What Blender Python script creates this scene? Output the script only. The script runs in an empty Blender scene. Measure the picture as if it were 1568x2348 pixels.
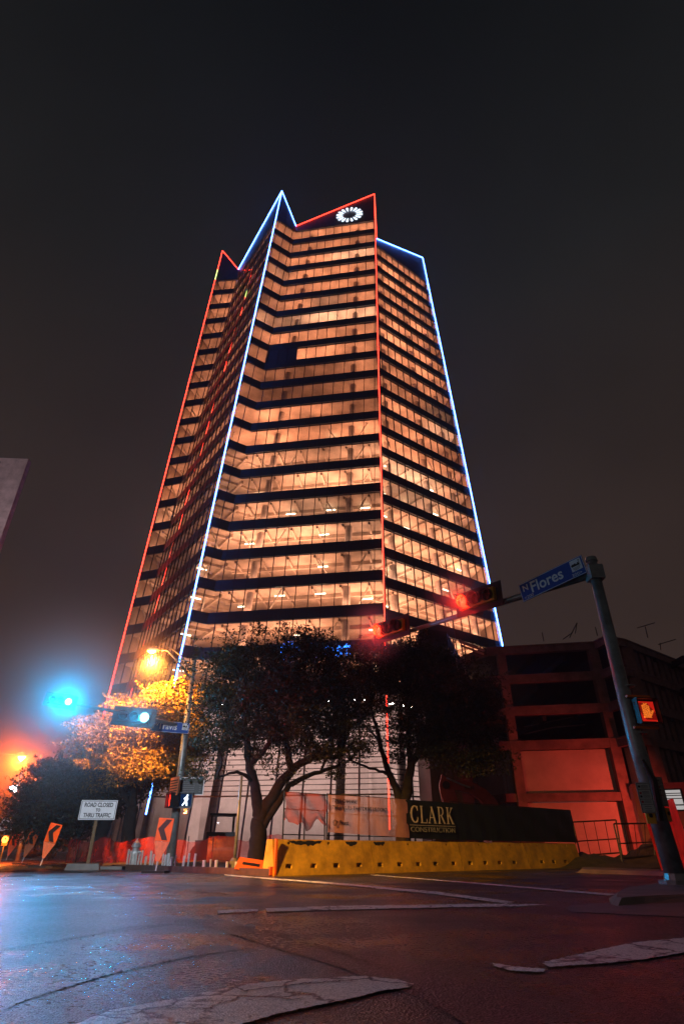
import bpy, bmesh, math, random
import numpy as np
from mathutils import Vector, Matrix
R = math.radians
rnd = random.Random(7)
S = bpy.context.scene
COL = S.collection

# ------------------------------------------------------------------ camera
CZ = 0.57
FPX, CU, CV = 1305.0, 784.0, 1174.0
PITCH = math.atan(779 / FPX)
cam_d = bpy.data.cameras.new('camera')
cam_d.sensor_fit = 'VERTICAL'
cam_d.sensor_height = 36.0
cam_d.lens = 36.0 * FPX / 2348.0
cam_d.clip_start = 0.05
cam_d.clip_end = 3000
cam = bpy.data.objects.new('camera', cam_d)
COL.objects.link(cam)
cam.location = (0, 0, CZ)
cam.rotation_euler = (R(90) + PITCH, 0, 0)
S.camera = cam

# ------------------------------------------------------------------ render settings
S.view_settings.view_transform = 'Standard'
S.view_settings.look = 'None'
S.view_settings.exposure = 0.0
S.view_settings.gamma = 1.0
cy = S.cycles
try:
    cy.use_denoising = True
    cy.denoiser = 'OPENIMAGEDENOISE'
    cy.use_light_tree = True
    cy.max_bounces = 7
    cy.diffuse_bounces = 2
    cy.glossy_bounces = 3
    cy.transmission_bounces = 5
    cy.transparent_max_bounces = 10
    cy.volume_bounces = 0
    cy.sample_clamp_indirect = 4.0
    cy.caustics_reflective = False
    cy.caustics_refractive = False
except Exception:
    pass

# ------------------------------------------------------------------ night sky
W = bpy.data.worlds.new('World')
S.world = W
W.use_nodes = True
nt = W.node_tree
nt.nodes.clear()
o_ = nt.nodes.new('ShaderNodeOutputWorld')
bg = nt.nodes.new('ShaderNodeBackground')
tc = nt.nodes.new('ShaderNodeTexCoord')
sp = nt.nodes.new('ShaderNodeSeparateXYZ')
rp = nt.nodes.new('ShaderNodeValToRGB')
nt.links.new(tc.outputs['Generated'], sp.inputs[0])
nt.links.new(sp.outputs['Z'], rp.inputs[0])
cn = nt.nodes.new('ShaderNodeTexNoise'); cn.inputs['Scale'].default_value = 2.2; cn.inputs['Detail'].default_value = 7; cn.inputs['Roughness'].default_value = 0.6
nt.links.new(tc.outputs['Generated'], cn.inputs['Vector'])
cm = nt.nodes.new('ShaderNodeMapRange'); cm.inputs['From Min'].default_value = 0.3; cm.inputs['From Max'].default_value = 0.7; cm.inputs['To Min'].default_value = 0.82; cm.inputs['To Max'].default_value = 1.18
nt.links.new(cn.outputs[0], cm.inputs[0])
cx2 = nt.nodes.new('ShaderNodeMixRGB'); cx2.blend_type = 'MULTIPLY'; cx2.inputs[0].default_value = 1.0
nt.links.new(rp.outputs[0], cx2.inputs[1]); nt.links.new(cm.outputs[0], cx2.inputs[2]); nt.links.new(cx2.outputs[0], bg.inputs[0])
nt.links.new(bg.outputs[0], o_.inputs[0])
cr = rp.color_ramp
cr.elements[0].position = 0.0
cr.elements[0].color = (0.0400, 0.0240, 0.0200, 1)
cr.elements[1].position = 1.0
cr.elements[1].color = (0.0025, 0.0040, 0.0052, 1)
e = cr.elements.new(0.45); e.color = (0.0330, 0.0220, 0.0190, 1)
e = cr.elements.new(0.78); e.color = (0.0125, 0.0130, 0.0135, 1)
bg.inputs[1].default_value = 1.0

# ------------------------------------------------------------------ helpers
def ray(u, v):
    x = (u - CU) / FPX
    y = -(v - CV) / FPX
    return Vector((x, math.cos(PITCH) - y * math.sin(PITCH), math.sin(PITCH) + y * math.cos(PITCH)))

def at(u, v, Y):
    r = ray(u, v)
    return Vector((0, 0, CZ)) + r * (Y / r.y)

def gnd(u, v, z=0.0):
    r = ray(u, v)
    return Vector((0, 0, CZ)) + r * ((z - CZ) / r.z)

def onplane(u, v, p0, n):
    r = ray(u, v)
    o = Vector((0, 0, CZ))
    return o + r * ((Vector(p0) - o).dot(n) / r.dot(n))

def proj(p):
    d = Vector(p) - Vector((0, 0, CZ))
    c, s = math.cos(PITCH), math.sin(PITCH)
    f = d.y * c + d.z * s
    up = -d.y * s + d.z * c
    return CU + FPX * d.x / f, CV - FPX * up / f, f

class MB:
    def __init__(s):
        s.v = []; s.f = []; s.m = []; s.mats = []
    def mi(s, mat):
        if mat is None: return 0
        if mat not in s.mats: s.mats.append(mat)
        return s.mats.index(mat)
    def poly(s, pts, mat=None):
        b = len(s.v)
        s.v += [tuple(p) for p in pts]
        s.f.append(tuple(range(b, b + len(pts)))); s.m.append(s.mi(mat))
    def box(s, c, d, rot=None, mat=None, taper=1.0):
        b = len(s.v); hx, hy, hz = d[0] / 2, d[1] / 2, d[2] / 2
        for z in (-1, 1):
            k = taper if z > 0 else 1.0
            for x, y in ((-1, -1), (1, -1), (1, 1), (-1, 1)):
                p = Vector((x * hx * k, y * hy * k, z * hz))
                if rot is not None: p = rot @ p
                s.v.append(tuple(Vector(c) + p))
        for q in ((0, 3, 2, 1), (4, 5, 6, 7), (0, 1, 5, 4), (1, 2, 6, 5), (2, 3, 7, 6), (3, 0, 4, 7)):
            s.f.append(tuple(b + i for i in q)); s.m.append(s.mi(mat))
        return s
    def hexa(s, lo, hi, mat=None):
        n = len(lo); b = len(s.v)
        s.v += [tuple(p) for p in lo] + [tuple(p) for p in hi]
        s.f.append(tuple(b + i for i in reversed(range(n)))); s.m.append(s.mi(mat))
        s.f.append(tuple(b + n + i for i in range(n))); s.m.append(s.mi(mat))
        for i in range(n):
            j = (i + 1) % n
            s.f.append((b + i, b + j, b + n + j, b + n + i)); s.m.append(s.mi(mat))
        return s
    def tube(s, pts, rad, n=8, mat=None, cap=True):
        pts = [Vector(p) for p in pts]
        if not isinstance(rad, (list, tuple)): rad = [rad] * len(pts)
        b = len(s.v); prev = None
        for i, p in enumerate(pts):
            if i == 0: t = pts[1] - p
            elif i == len(pts) - 1: t = p - pts[i - 1]
            else: t = (pts[i + 1] - p).normalized() + (p - pts[i - 1]).normalized()
            t.normalize()
            if prev is None:
                a = Vector((0, 0, 1)) if abs(t.z) < 0.9 else Vector((1, 0, 0))
                x = t.cross(a).normalized()
            else:
                x = (prev - t * prev.dot(t)).normalized()
            prev = x
            y = t.cross(x)
            for k in range(n):
                an = 2 * math.pi * k / n
                s.v.append(tuple(p + (x * math.cos(an) + y * math.sin(an)) * rad[i]))
        for i in range(len(pts) - 1):
            for k in range(n):
                j = (k + 1) % n
                s.f.append((b + i * n + k, b + i * n + j, b + (i + 1) * n + j, b + (i + 1) * n + k)); s.m.append(s.mi(mat))
        if cap:
            s.f.append(tuple(b + k for k in reversed(range(n)))); s.m.append(s.mi(mat))
            e0 = b + (len(pts) - 1) * n
            s.f.append(tuple(e0 + k for k in range(n))); s.m.append(s.mi(mat))
        return s
    def build(s, name, mat=None, parent=None, smooth=False):
        me = bpy.data.meshes.new(name)
        me.from_pydata(s.v, [], s.f)
        mats = s.mats if s.mats else [mat]
        for m_ in mats:
            if m_ is not None: me.materials.append(m_)
        if s.mats:
            me.polygons.foreach_set('material_index', s.m)
        if smooth: me.polygons.foreach_set('use_smooth', [True] * len(me.polygons))
        me.update()
        o = bpy.data.objects.new(name, me)
        COL.objects.link(o)
        if parent is not None: o.parent = parent
        return o

def tag(o, label=None, cat=None, group=None, kind=None):
    if label: o['label'] = label
    if cat: o['category'] = cat
    if group: o['group'] = group
    if kind: o['kind'] = kind
    return o

def thing(name, loc, rz, label, cat, group=None):
    o = bpy.data.objects.new(name, None)
    COL.objects.link(o)
    o.location = loc; o.rotation_euler = (0, 0, rz)
    o.empty_display_size = 0.2
    return tag(o, label, cat, group)

def copy_tree(o, parent=None):
    c = o.copy(); COL.objects.link(c)
    if parent is not None: c.parent = parent
    for ch in list(o.children):
        copy_tree(ch, c)
    return c

_txt = {}
def text_into(mb, body, size, M, mat=None, depth=0.004, align='LEFT', sx=1.0, bold=0.0):
    """lettering as real thin mesh, text plane = local XY of M"""
    cu = bpy.data.curves.new('t', 'FONT')
    cu.body = body; cu.size = size; cu.extrude = depth; cu.align_x = align
    cu.offset = bold; cu.resolution_u = 3
    ob = bpy.data.objects.new('t', cu); COL.objects.link(ob)
    dg = bpy.context.evaluated_depsgraph_get()
    me = bpy.data.meshes.new_from_object(ob.evaluated_get(dg))
    b = len(mb.v)
    for vv in me.vertices:
        mb.v.append(tuple(M @ Vector((vv.co.x * sx, vv.co.y, vv.co.z))))
    for p in me.polygons:
        mb.f.append(tuple(b + i for i in p.vertices)); mb.m.append(mb.mi(mat))
    bpy.data.objects.remove(ob); bpy.data.curves.remove(cu); bpy.data.meshes.remove(me)

def face_M(x, y, z):
    """text lying in local XZ plane (facing -Y) at x,y,z"""
    return Matrix.Translation((x, y, z)) @ Matrix.Rotation(R(90), 4, 'X')

# ------------------------------------------------------------------ materials
def mat(name, col, rough=0.6, metal=0.0, var=0.0, vscale=4.0, bump=0.0, bscale=40.0, emit=None, estr=0.0, spec=0.5, col2=None, coat=0.0, wetvar=0.0):
    m = bpy.data.materials.new(name); m.use_nodes = True
    t = m.node_tree; p = t.nodes['Principled BSDF']
    p.inputs['Base Color'].default_value = (*col, 1)
    p.inputs['Roughness'].default_value = rough
    p.inputs['Metallic'].default_value = metal
    p.inputs['Specular IOR Level'].default_value = spec
    p.inputs['Coat Weight'].default_value = coat
    if var > 0 or wetvar > 0 or bump > 0:
        tcn = t.nodes.new('ShaderNodeTexCoord')
    if var > 0:
        n = t.nodes.new('ShaderNodeTexNoise'); n.inputs['Scale'].default_value = vscale
        n.inputs['Detail'].default_value = 6; n.inputs['Roughness'].default_value = 0.65
        t.links.new(tcn.outputs['Object'], n.inputs['Vector'])
        r = t.nodes.new('ShaderNodeValToRGB')
        c2 = col2 if col2 else tuple(c * (1 - var) for c in col)
        r.color_ramp.elements[0].position = 0.35; r.color_ramp.elements[0].color = (*c2, 1)
        r.color_ramp.elements[1].position = 0.65; r.color_ramp.elements[1].color = (*[min(1, c * (1 + var * 0.35)) for c in col], 1)
        t.links.new(n.outputs[0], r.inputs[0]); t.links.new(r.outputs[0], p.inputs['Base Color'])
        if wetvar > 0:
            mr = t.nodes.new('ShaderNodeMapRange')
            mr.inputs['From Min'].default_value = 0.35; mr.inputs['From Max'].default_value = 0.65
            mr.inputs['To Min'].default_value = max(0.03, rough - wetvar); mr.inputs['To Max'].default_value = min(1, rough + wetvar)
            t.links.new(n.outputs[0], mr.inputs[0]); t.links.new(mr.outputs[0], p.inputs['Roughness'])
    if bump > 0:
        n2 = t.nodes.new('ShaderNodeTexNoise'); n2.inputs['Scale'].default_value = bscale
        n2.inputs['Detail'].default_value = 4
        t.links.new(tcn.outputs['Object'], n2.inputs['Vector'])
        b = t.nodes.new('ShaderNodeBump'); b.inputs['Strength'].default_value = 0.5
        b.inputs['Distance'].default_value = bump
        t.links.new(n2.outputs[0], b.inputs['Height']); t.links.new(b.outputs[0], p.inputs['Normal'])
    if emit:
        p.inputs['Emission Color'].default_value = (*emit, 1)
        p.inputs['Emission Strength'].default_value = estr
    return m

def emitter(name, col, s):
    m = bpy.data.materials.new(name); m.use_nodes = True
    t = m.node_tree; t.nodes.clear()
    o = t.nodes.new('ShaderNodeOutputMaterial'); e = t.nodes.new('ShaderNodeEmission')
    e.inputs[0].default_value = (*col, 1); e.inputs[1].default_value = s
    t.links.new(e.outputs[0], o.inputs[0])
    return m

def glass_mat(name, tint=(1, 1, 1), rough=0.0, refl=1.0):
    """thin flat glazing: straight-through transmission plus mirror reflection by Fresnel"""
    m = bpy.data.materials.new(name); m.use_nodes = True
    t = m.node_tree; t.nodes.clear()
    o = t.nodes.new('ShaderNodeOutputMaterial'); mx = t.nodes.new('ShaderNodeMixShader')
    g = t.nodes.new('ShaderNodeBsdfGlossy'); g.inputs['Roughness'].default_value = rough
    g.inputs['Color'].default_value = (refl, refl, refl, 1)
    f = t.nodes.new('ShaderNodeBsdfRefraction'); f.inputs['IOR'].default_value = 1.0
    f.inputs['Roughness'].default_value = 0.0
    f.inputs['Color'].default_value = (*tint, 1)
    fr = t.nodes.new('ShaderNodeFresnel'); fr.inputs['IOR'].default_value = 1.55
    t.links.new(fr.outputs[0], mx.inputs[0]); t.links.new(f.outputs[0], mx.inputs[1]); t.links.new(g.outputs[0], mx.inputs[2])
    t.links.new(mx.outputs[0], o.inputs[0])
    return m

M = {}
M['glass'] = glass_mat('tower_glass', (0.92, 0.88, 0.84))
M['lobby_glass'] = glass_mat('lobby_glass', (0.9, 0.88, 0.88))
M['spandrel'] = mat('spandrel_glass', (0.016, 0.040, 0.060), 0.28, spec=0.5, var=0.25, vscale=0.6)
M['crown'] = mat('crown_metal_panel', (0.055, 0.085, 0.13), 0.4, metal=0.0, var=0.3, vscale=0.8)
M['mullion'] = mat('dark_mullion', (0.015, 0.016, 0.02), 0.45)
M['slab'] = mat('sprayed_ceiling', (0.62, 0.50, 0.42), 0.9, var=0.38, vscale=0.35, bump=0.02, bscale=3)
M['column'] = mat('concrete_column', (0.6, 0.5, 0.46), 0.85, var=0.25, vscale=2)
M['brace'] = mat('painted_steel_brace', (0.75, 0.68, 0.6), 0.6, var=0.2)
M['core'] = mat('core_wall', (0.5, 0.38, 0.3), 0.9, var=0.3, vscale=0.5)
M['led_blue'] = emitter('blue_led_strip', (0.07, 0.22, 1.0), 20)
M['led_red'] = emitter('red_led_strip', (1.0, 0.035, 0.018), 9)
M['led_white'] = emitter('white_logo_light', (0.75, 0.86, 1.0), 1.8)
M['led_signblue'] = emitter('blue_sign_light', (0.03, 0.2, 1.0), 5)
M['tube'] = emitter('lamp_tube', (1.0, 0.80, 0.52), 9)
M['concrete'] = mat('pale_concrete', (0.50, 0.45, 0.45), 0.8, var=0.35, vscale=1.2, bump=0.01)
M['garage_conc'] = mat('raw_concrete_frame', (0.25, 0.17, 0.16), 0.85, var=0.4, vscale=0.9, bump=0.02, bscale=6)
M['garage_wall'] = mat('pale_wall_board', (0.52, 0.46, 0.44), 0.85, var=0.18, vscale=0.6, bump=0.005, bscale=8)
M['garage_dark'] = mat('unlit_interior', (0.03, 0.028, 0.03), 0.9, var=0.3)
M['black_wall'] = mat('dark_clad_wall', (0.03, 0.033, 0.035), 0.6, var=0.3, vscale=0.8)
M['bark'] = mat('oak_bark', (0.022, 0.017, 0.013), 0.9, var=0.5, vscale=6, bump=0.03, bscale=18)
M['galv'] = mat('galvanised_steel', (0.27, 0.31, 0.31), 0.42, metal=0.35, var=0.4, vscale=3.5, bump=0.001, bscale=50, wetvar=0.12)
M['black'] = mat('black_powder_coat', (0.012, 0.013, 0.014), 0.45)
M['yellow_box'] = mat('yellow_signal_paint', (0.52, 0.27, 0.02), 0.45, var=0.2)
M['lens_off'] = mat('dark_lens', (0.02, 0.012, 0.008), 0.12)
M['white'] = mat('white_sheeting', (0.75, 0.76, 0.78), 0.45, var=0.08, vscale=3)
M['signblue'] = mat('blue_sign_sheeting', (0.014, 0.075, 0.36), 0.35)
M['signblack'] = mat('black_sign_ink', (0.012, 0.012, 0.012), 0.5)
M['orange'] = mat('orange_sheeting', (0.85, 0.15, 0.015), 0.45, var=0.12, vscale=5)
M['orange_pale'] = mat('faded_orange_sheeting', (0.80, 0.24, 0.10), 0.5, var=0.25, vscale=6)
M['rubber'] = mat('black_rubber', (0.015, 0.015, 0.015), 0.8)
M['yellow'] = mat('yellow_barrier_paint', (0.72, 0.40, 0.03), 0.5, var=0.42, vscale=2.2, bump=0.006, bscale=14, wetvar=0.15)
M['grime'] = mat('dark_paint_patch', (0.010, 0.012, 0.02), 0.6)
M['hydrant'] = mat('silver_hydrant_paint', (0.5, 0.5, 0.5), 0.35, metal=0.5, var=0.3)
M['dirt'] = mat('loose_soil', (0.06, 0.045, 0.035), 0.95, var=0.5, vscale=3, bump=0.08, bscale=7)
M['stake'] = mat('white_stake_paint', (0.62, 0.62, 0.58), 0.6, var=0.3, vscale=8)
M['rust'] = mat('rusty_edge_board', (0.10, 0.05, 0.035), 0.8, var=0.4)
M['xred'] = mat('red_orange_machine_paint', (0.24, 0.05, 0.03), 0.4, var=0.3, vscale=2)
M['xorange'] = mat('orange_machine_paint', (0.75, 0.20, 0.05), 0.4, var=0.3, vscale=2)
M['kerb'] = mat('kerb_concrete', (0.17, 0.15, 0.13), 0.6, var=0.35, vscale=1.5, bump=0.006, bscale=30)

# ------------------------------------------------------------------ haze
hz = MB()
hz.box((0, 70, 74), (240, 190, 154))
hzo = hz.build('haze')
hm = bpy.data.materials.new('haze'); hm.use_nodes = True
t = hm.node_tree; t.nodes.clear()
o = t.nodes.new('ShaderNodeOutputMaterial'); pv = t.nodes.new('ShaderNodeVolumePrincipled')
pv.inputs['Density'].default_value = 0.0009
pv.inputs['Color'].default_value = (0.86, 0.86, 0.88, 1)
pv.inputs['Anisotropy'].default_value = 0.6
t.links.new(pv.outputs[0], o.inputs['Volume'])
hzo.data.materials.append(hm)
tag(hzo, kind='stuff')
hzo['label'] = 'thin night mist hanging over the whole street'

def mist(c, rad, dens):  # extra volume added only to draw a glow round a lamp
    '''a ball of mist added round a lamp to shape its halo, densest at its middle'''
    bm = bmesh.new(); bmesh.ops.create_icosphere(bm, subdivisions=3, radius=rad)
    me = bpy.data.meshes.new('haze'); bm.to_mesh(me); bm.free()
    o = bpy.data.objects.new('haze', me); COL.objects.link(o); o.location = c
    m = bpy.data.materials.new('halo_mist'); m.use_nodes = True
    t = m.node_tree; t.nodes.clear()
    out = t.nodes.new('ShaderNodeOutputMaterial'); pv = t.nodes.new('ShaderNodeVolumePrincipled')
    tcn = t.nodes.new('ShaderNodeTexCoord'); ln = t.nodes.new('ShaderNodeVectorMath'); ln.operation = 'LENGTH'
    t.links.new(tcn.outputs['Object'], ln.inputs[0])
    mr = t.nodes.new('ShaderNodeMapRange'); mr.inputs['From Min'].default_value = 0; mr.inputs['From Max'].default_value = rad
    mr.inputs['To Min'].default_value = 1; mr.inputs['To Max'].default_value = 0
    t.links.new(ln.outputs['Value'], mr.inputs[0])
    pw = t.nodes.new('ShaderNodeMath'); pw.operation = 'POWER'; pw.inputs[1].default_value = 2.2
    t.links.new(mr.outputs[0], pw.inputs[0])
    ml = t.nodes.new('ShaderNodeMath'); ml.operation = 'MULTIPLY'; ml.inputs[1].default_value = dens
    t.links.new(pw.outputs[0], ml.inputs[0]); t.links.new(ml.outputs[0], pv.inputs['Density'])
    pv.inputs['Color'].default_value = (0.9, 0.9, 0.9, 1)
    t.links.new(pv.outputs[0], out.inputs['Volume'])
    me.materials.append(m)
    o['kind'] = 'stuff'; o['label'] = 'added ball of mist that gives a lamp its halo'
    return o

# ================================================================== THE TOWER
EDGE = {'A': (-32.1, 0.0630, 78.3, -0.027), 'K1': (-30.1, 0.0860, 76.8, -0.016), 'B': (-18.4, 0.0630, 60.1, 0.022),
        'K2': (-17.2, 0.0840, 60.8, 0.039), 'C': (4.1, 0.0190, 57.4, 0.051), 'K3': (4.5, 0.0210, 58.2, 0.094),
        'D': (21.6, -0.0420, 71.1, 0.048),
        'R1': (14.0, -0.02, 104, -0.03), 'R2': (-22.0, 0.02, 104, -0.03)}
TOPZ = {'A': 110.1, 'K1': 103.6, 'B': 109.8, 'K2': 102.1, 'C': 109.6, 'K3': 102.9, 'D': 109.2, 'R1': 105, 'R2': 105}
def P(n, z):
    a, b, c, d = EDGE[n]
    return Vector((a + b * z, c + d * z, z))
ZB, FH, SPH = 19.87, 4.1, 1.32
CEN = Vector((-3, 84, 0))
FACES = [('A', 'K1', 0.5), ('K1', 'B', 0.5), ('B', 'K2', 0.5), ('K2', 'C', 0.8), ('C', 'K3', 0.5), ('K3', 'D', 0.4)]
tower = thing('office_tower', (0, 0, 0), 0, 'glass skyscraper with lit orange floors and red and blue glowing corner edges', 'office tower')
bands = [(n, ZB + (19 - n) * FH) for n in range(0, 21)]     # n, top of band = sill of the window above
panes = []
PW = 1.5
def fdir(p, q, z):
    a, b = P(p, z), P(q, z)
    d = (b - a); L = d.length; d.normalize()
    nrm = Vector((d.y, -d.x, 0))
    return a, b, d, nrm, L
for (p, q, w) in FACES:
    mul = MB()
    for n, zt in bands:
        zs, zw = zt - SPH, zt + FH - SPH      # band bottom, window top
        # spandrel band: a box panel standing slightly proud
        a0, b0, d0, n0, L0 = fdir(p, q, zs); a1, b1, d1, n1, L1 = fdir(p, q, zt)
        sb = MB()
        cells = 1
        sb.hexa([a0 + n0 * 0.06, b0 + n0 * 0.06, b0 - n0 * 0.12, a0 - n0 * 0.12], [a1 + n1 * 0.06, b1 + n1 * 0.06, b1 - n1 * 0.12, a1 - n1 * 0.12])
        sb.build('spandrel_panel', M['spandrel'], tower)
        # window cells above it
        a0, b0, d0, n0, L0 = fdir(p, q, zt); a1, b1, d1, n1, L1 = fdir(p, q, zw)
        s0, s1 = w * L0, w * L1
        k0 = -int(max(s0, s1) / PW) - 2; k1 = int(max(L0 - s0, L1 - s1) / PW) + 2
        for k in range(k0, k1):
            l0, r0 = max(0, s0 + k * PW), min(L0, s0 + (k + 1) * PW)
            l1, r1 = max(0, s1 + k * PW), min(L1, s1 + (k + 1) * PW)
            if r0 - l0 < 0.02 and r1 - l1 < 0.02: continue
            if r0 < l0: r0 = l0
            if r1 < l1: r1 = l1
            e_ = 0.0
            jit = rnd.uniform(-1, 1) * 0.0015
            jj = rnd.uniform(-1, 1) * 0.0015
            pts = [a0 + d0 * l0 + n0 * jit, a0 + d0 * r0 - n0 * jit, a1 + d1 * r1 - n1 * jj, a1 + d1 * l1 + n1 * jj]
            pp = [proj(x) for x in pts]
            ar = 0
            for i in range(4):
                j = (i + 1) % 4
                ar += pp[i][0] * pp[j][1] - pp[j][0] * pp[i][1]
            panes.append((abs(ar) / 2, pts, n, p, k))
        # mullions over window and band
        for (za, zb_) in ((zs, zt), (zt, zw)):
            a0, b0, d0, n0, L0 = fdir(p, q, za); a1, b1, d1, n1, L1 = fdir(p, q, zb_)
            for k in range(k0, k1):
                t0, t1 = w * L0 + k * PW, w * L1 + k * PW
                if t0 < 0.06 or t0 > L0 - 0.06 or t1 < 0.06 or t1 > L1 - 0.06: continue
                hw, pr = 0.036, 0.10
                c0 = a0 + d0 * t0; c1 = a1 + d1 * t1
                mul.hexa([c0 - d0 * hw + n0 * pr, c0 + d0 * hw + n0 * pr, c0 + d0 * hw - n0 * 0.05, c0 - d0 * hw - n0 * 0.05],
                         [c1 - d1 * hw + n1 * pr, c1 + d1 * hw + n1 * pr, c1 + d1 * hw - n1 * 0.05, c1 - d1 * hw - n1 * 0.05])
    mul.build('mullion', M['mullion'], tower)
    # crown wall above the last windows
    z0 = ZB + 19 * FH + FH - SPH
    a0, b0, d0, n0, L0 = fdir(p, q, z0)
    a1, b1 = P(p, TOPZ[p]), P(q, TOPZ[q])
    nseg = max(2, int(L0 / 3))
    for i in range(nseg):
        f0, f1 = i / nseg, (i + 1) / nseg
        g = 0.015 / L0
        q4 = [a0.lerp(b0, f0 + g), a0.lerp(b0, f1 - g), a1.lerp(b1, f1 - g), a1.lerp(b1, f0 + g)]
        c_ = MB(); c_.hexa([x + n0 * 0.05 for x in q4], [x - n0 * 0.25 for x in q4])
        c_.build('crown_panel', M['crown'], tower)
    # edge post at the convex corners is the LED strip below
panes.sort(key=lambda x: -x[0])
dark_panes = set()
rest = MB()
def is_dark(n, p, k):
    return (n == 8 and ((p == 'K2' and k <= -7) ))
M['panel_dark'] = mat('temporary_dark_board', (0.03, 0.035, 0.05), 0.5)
for i, (ar, pts, n, p, k) in enumerate(panes):
    mm_ = M['panel_dark'] if is_dark(n, p, k) else M['glass']
    if i < 300:
        b_ = MB(); b_.poly(pts); b_.build('window_pane', mm_, tower)
    else:
        rest.poly(pts, mm_)
ro = rest.build('upper_window_pane', None, tower); ro['kind'] = 'stuff'

# roof line / slabs
POLY = ['A', 'K1', 'B', 'K2', 'C', 'K3', 'D', 'R1', 'R2']
def inset(n, z, k=0.982):
    p = P(n, z); return Vector((CEN.x + (p.x - CEN.x) * k, CEN.y + (p.y - CEN.y) * k, z))
for n, zt in bands + [(-1, ZB + 20 * FH)]:
    s_ = MB()
    lo = [inset(x, zt - SPH + 0.04) for x in POLY]; hi = [inset(x, zt - 0.08) for x in POLY]
    s_.hexa(lo, hi)
    # downstand beams seen on the ceiling below
    if n >= 12:
        for (p, q, w) in FACES:
            if p == 'C': continue
            a, b, d, nn, L = fdir(p, q, zt - SPH)
            nb = int(L / 3.0)
            for i in range(nb):
                c = a + d * (L * (i + 0.5) / nb) - nn * 4.3
                rot = Matrix.Rotation(math.atan2(d.y, d.x), 3, 'Z')
                s_.box((c.x, c.y, zt - SPH - 0.13), (0.22, 7.4, 0.32), rot)
            c = a + d * (L / 2) - nn * 3.2
            rot = Matrix.Rotation(math.atan2(d.y, d.x), 3, 'Z')
            s_.box((c.x, c.y, zt - SPH - 0.2), (L * 0.96, 0.3, 0.46), rot)
    s_.build('floor_slab', M['slab'], tower)
# back walls, so that the tower is closed
bk = MB()
for p, q in (('D', 'R1'), ('R1', 'R2'), ('R2', 'A')):
    bk.poly([P(p, 0), P(q, 0), P(q, 104), P(p, 104)])
bk.build('rear_wall', M['core'], tower)
co = MB()
co.hexa([(-12, 79, 0), (3, 77, 0), (5, 94, 0), (-12, 95, 0)], [(-12, 79, 101), (3, 77, 101), (5, 94, 101), (-12, 95, 101)])
co.build('core_wall', M['core'], tower)
# perimeter columns, raking with the facade
for (p, q, w) in FACES:
    if p in ('C', 'A', 'B'): continue
    L = (P(p, 50) - P(q, 50)).length
    fr = {'K2': (0.20, 0.78), 'K3': (0.13, 0.55, 0.86), 'K1': (0.2, 0.5, 0.8)}[p]
    for f_ in fr:
        cb = MB(); pts = []
        for z in (0.0, 50.0, 100.0):
            a, b, d, nn, L = fdir(p, q, z); pts.append(a + d * (L * f_) - nn * 1.5)
        cb.tube(pts, 0.45, 16)
        cb.build('column', M['column'], tower, smooth=True)
# diagonal props and lamp tubes on the floors
br = MB(); tb = MB()
for n, zt in bands:
    for (p, q, w) in FACES:
        if p == 'C': continue
        a, b, d, nn, L = fdir(p, q, zt)
        for j in range(max(1, int(L / 4.0))):
            f_ = (j + 0.5) / max(1, int(L / 4.0)) + rnd.uniform(-0.03, 0.03)
            if p == 'A': f_ = 0.45
            c = a + d * (L * f_) - nn * rnd.uniform(0.9, 2.2)
            if p == 'A' or rnd.random() < (0.5 if n > 11 else 0.07):
                sgn = -1 if (j % 2) else 1
                br.tube([c + d * 1.2 * sgn, c + d * -0.3 * sgn + Vector((0, 0, FH - SPH + 0.0))], 0.10 if p != 'A' else 0.14, 5)
            if n >= 12 and p in ('K2', 'K3') and rnd.random() < 0.45 or (p == 'B' and n >= 17):
                c2 = c - nn * rnd.uniform(0.3, 2.5)
                zc = zt + FH - SPH - rnd.uniform(0.45, 0.7)
                tb.tube([(c2.x - d.x * 0.6, c2.y - d.y * 0.6, zc), (c2.x + d.x * 0.6, c2.y + d.y * 0.6, zc)], 0.07, 6)
br.build('diagonal_brace', M['brace'], tower)
tb.build('lamp_tube', M['tube'], tower)
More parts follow.
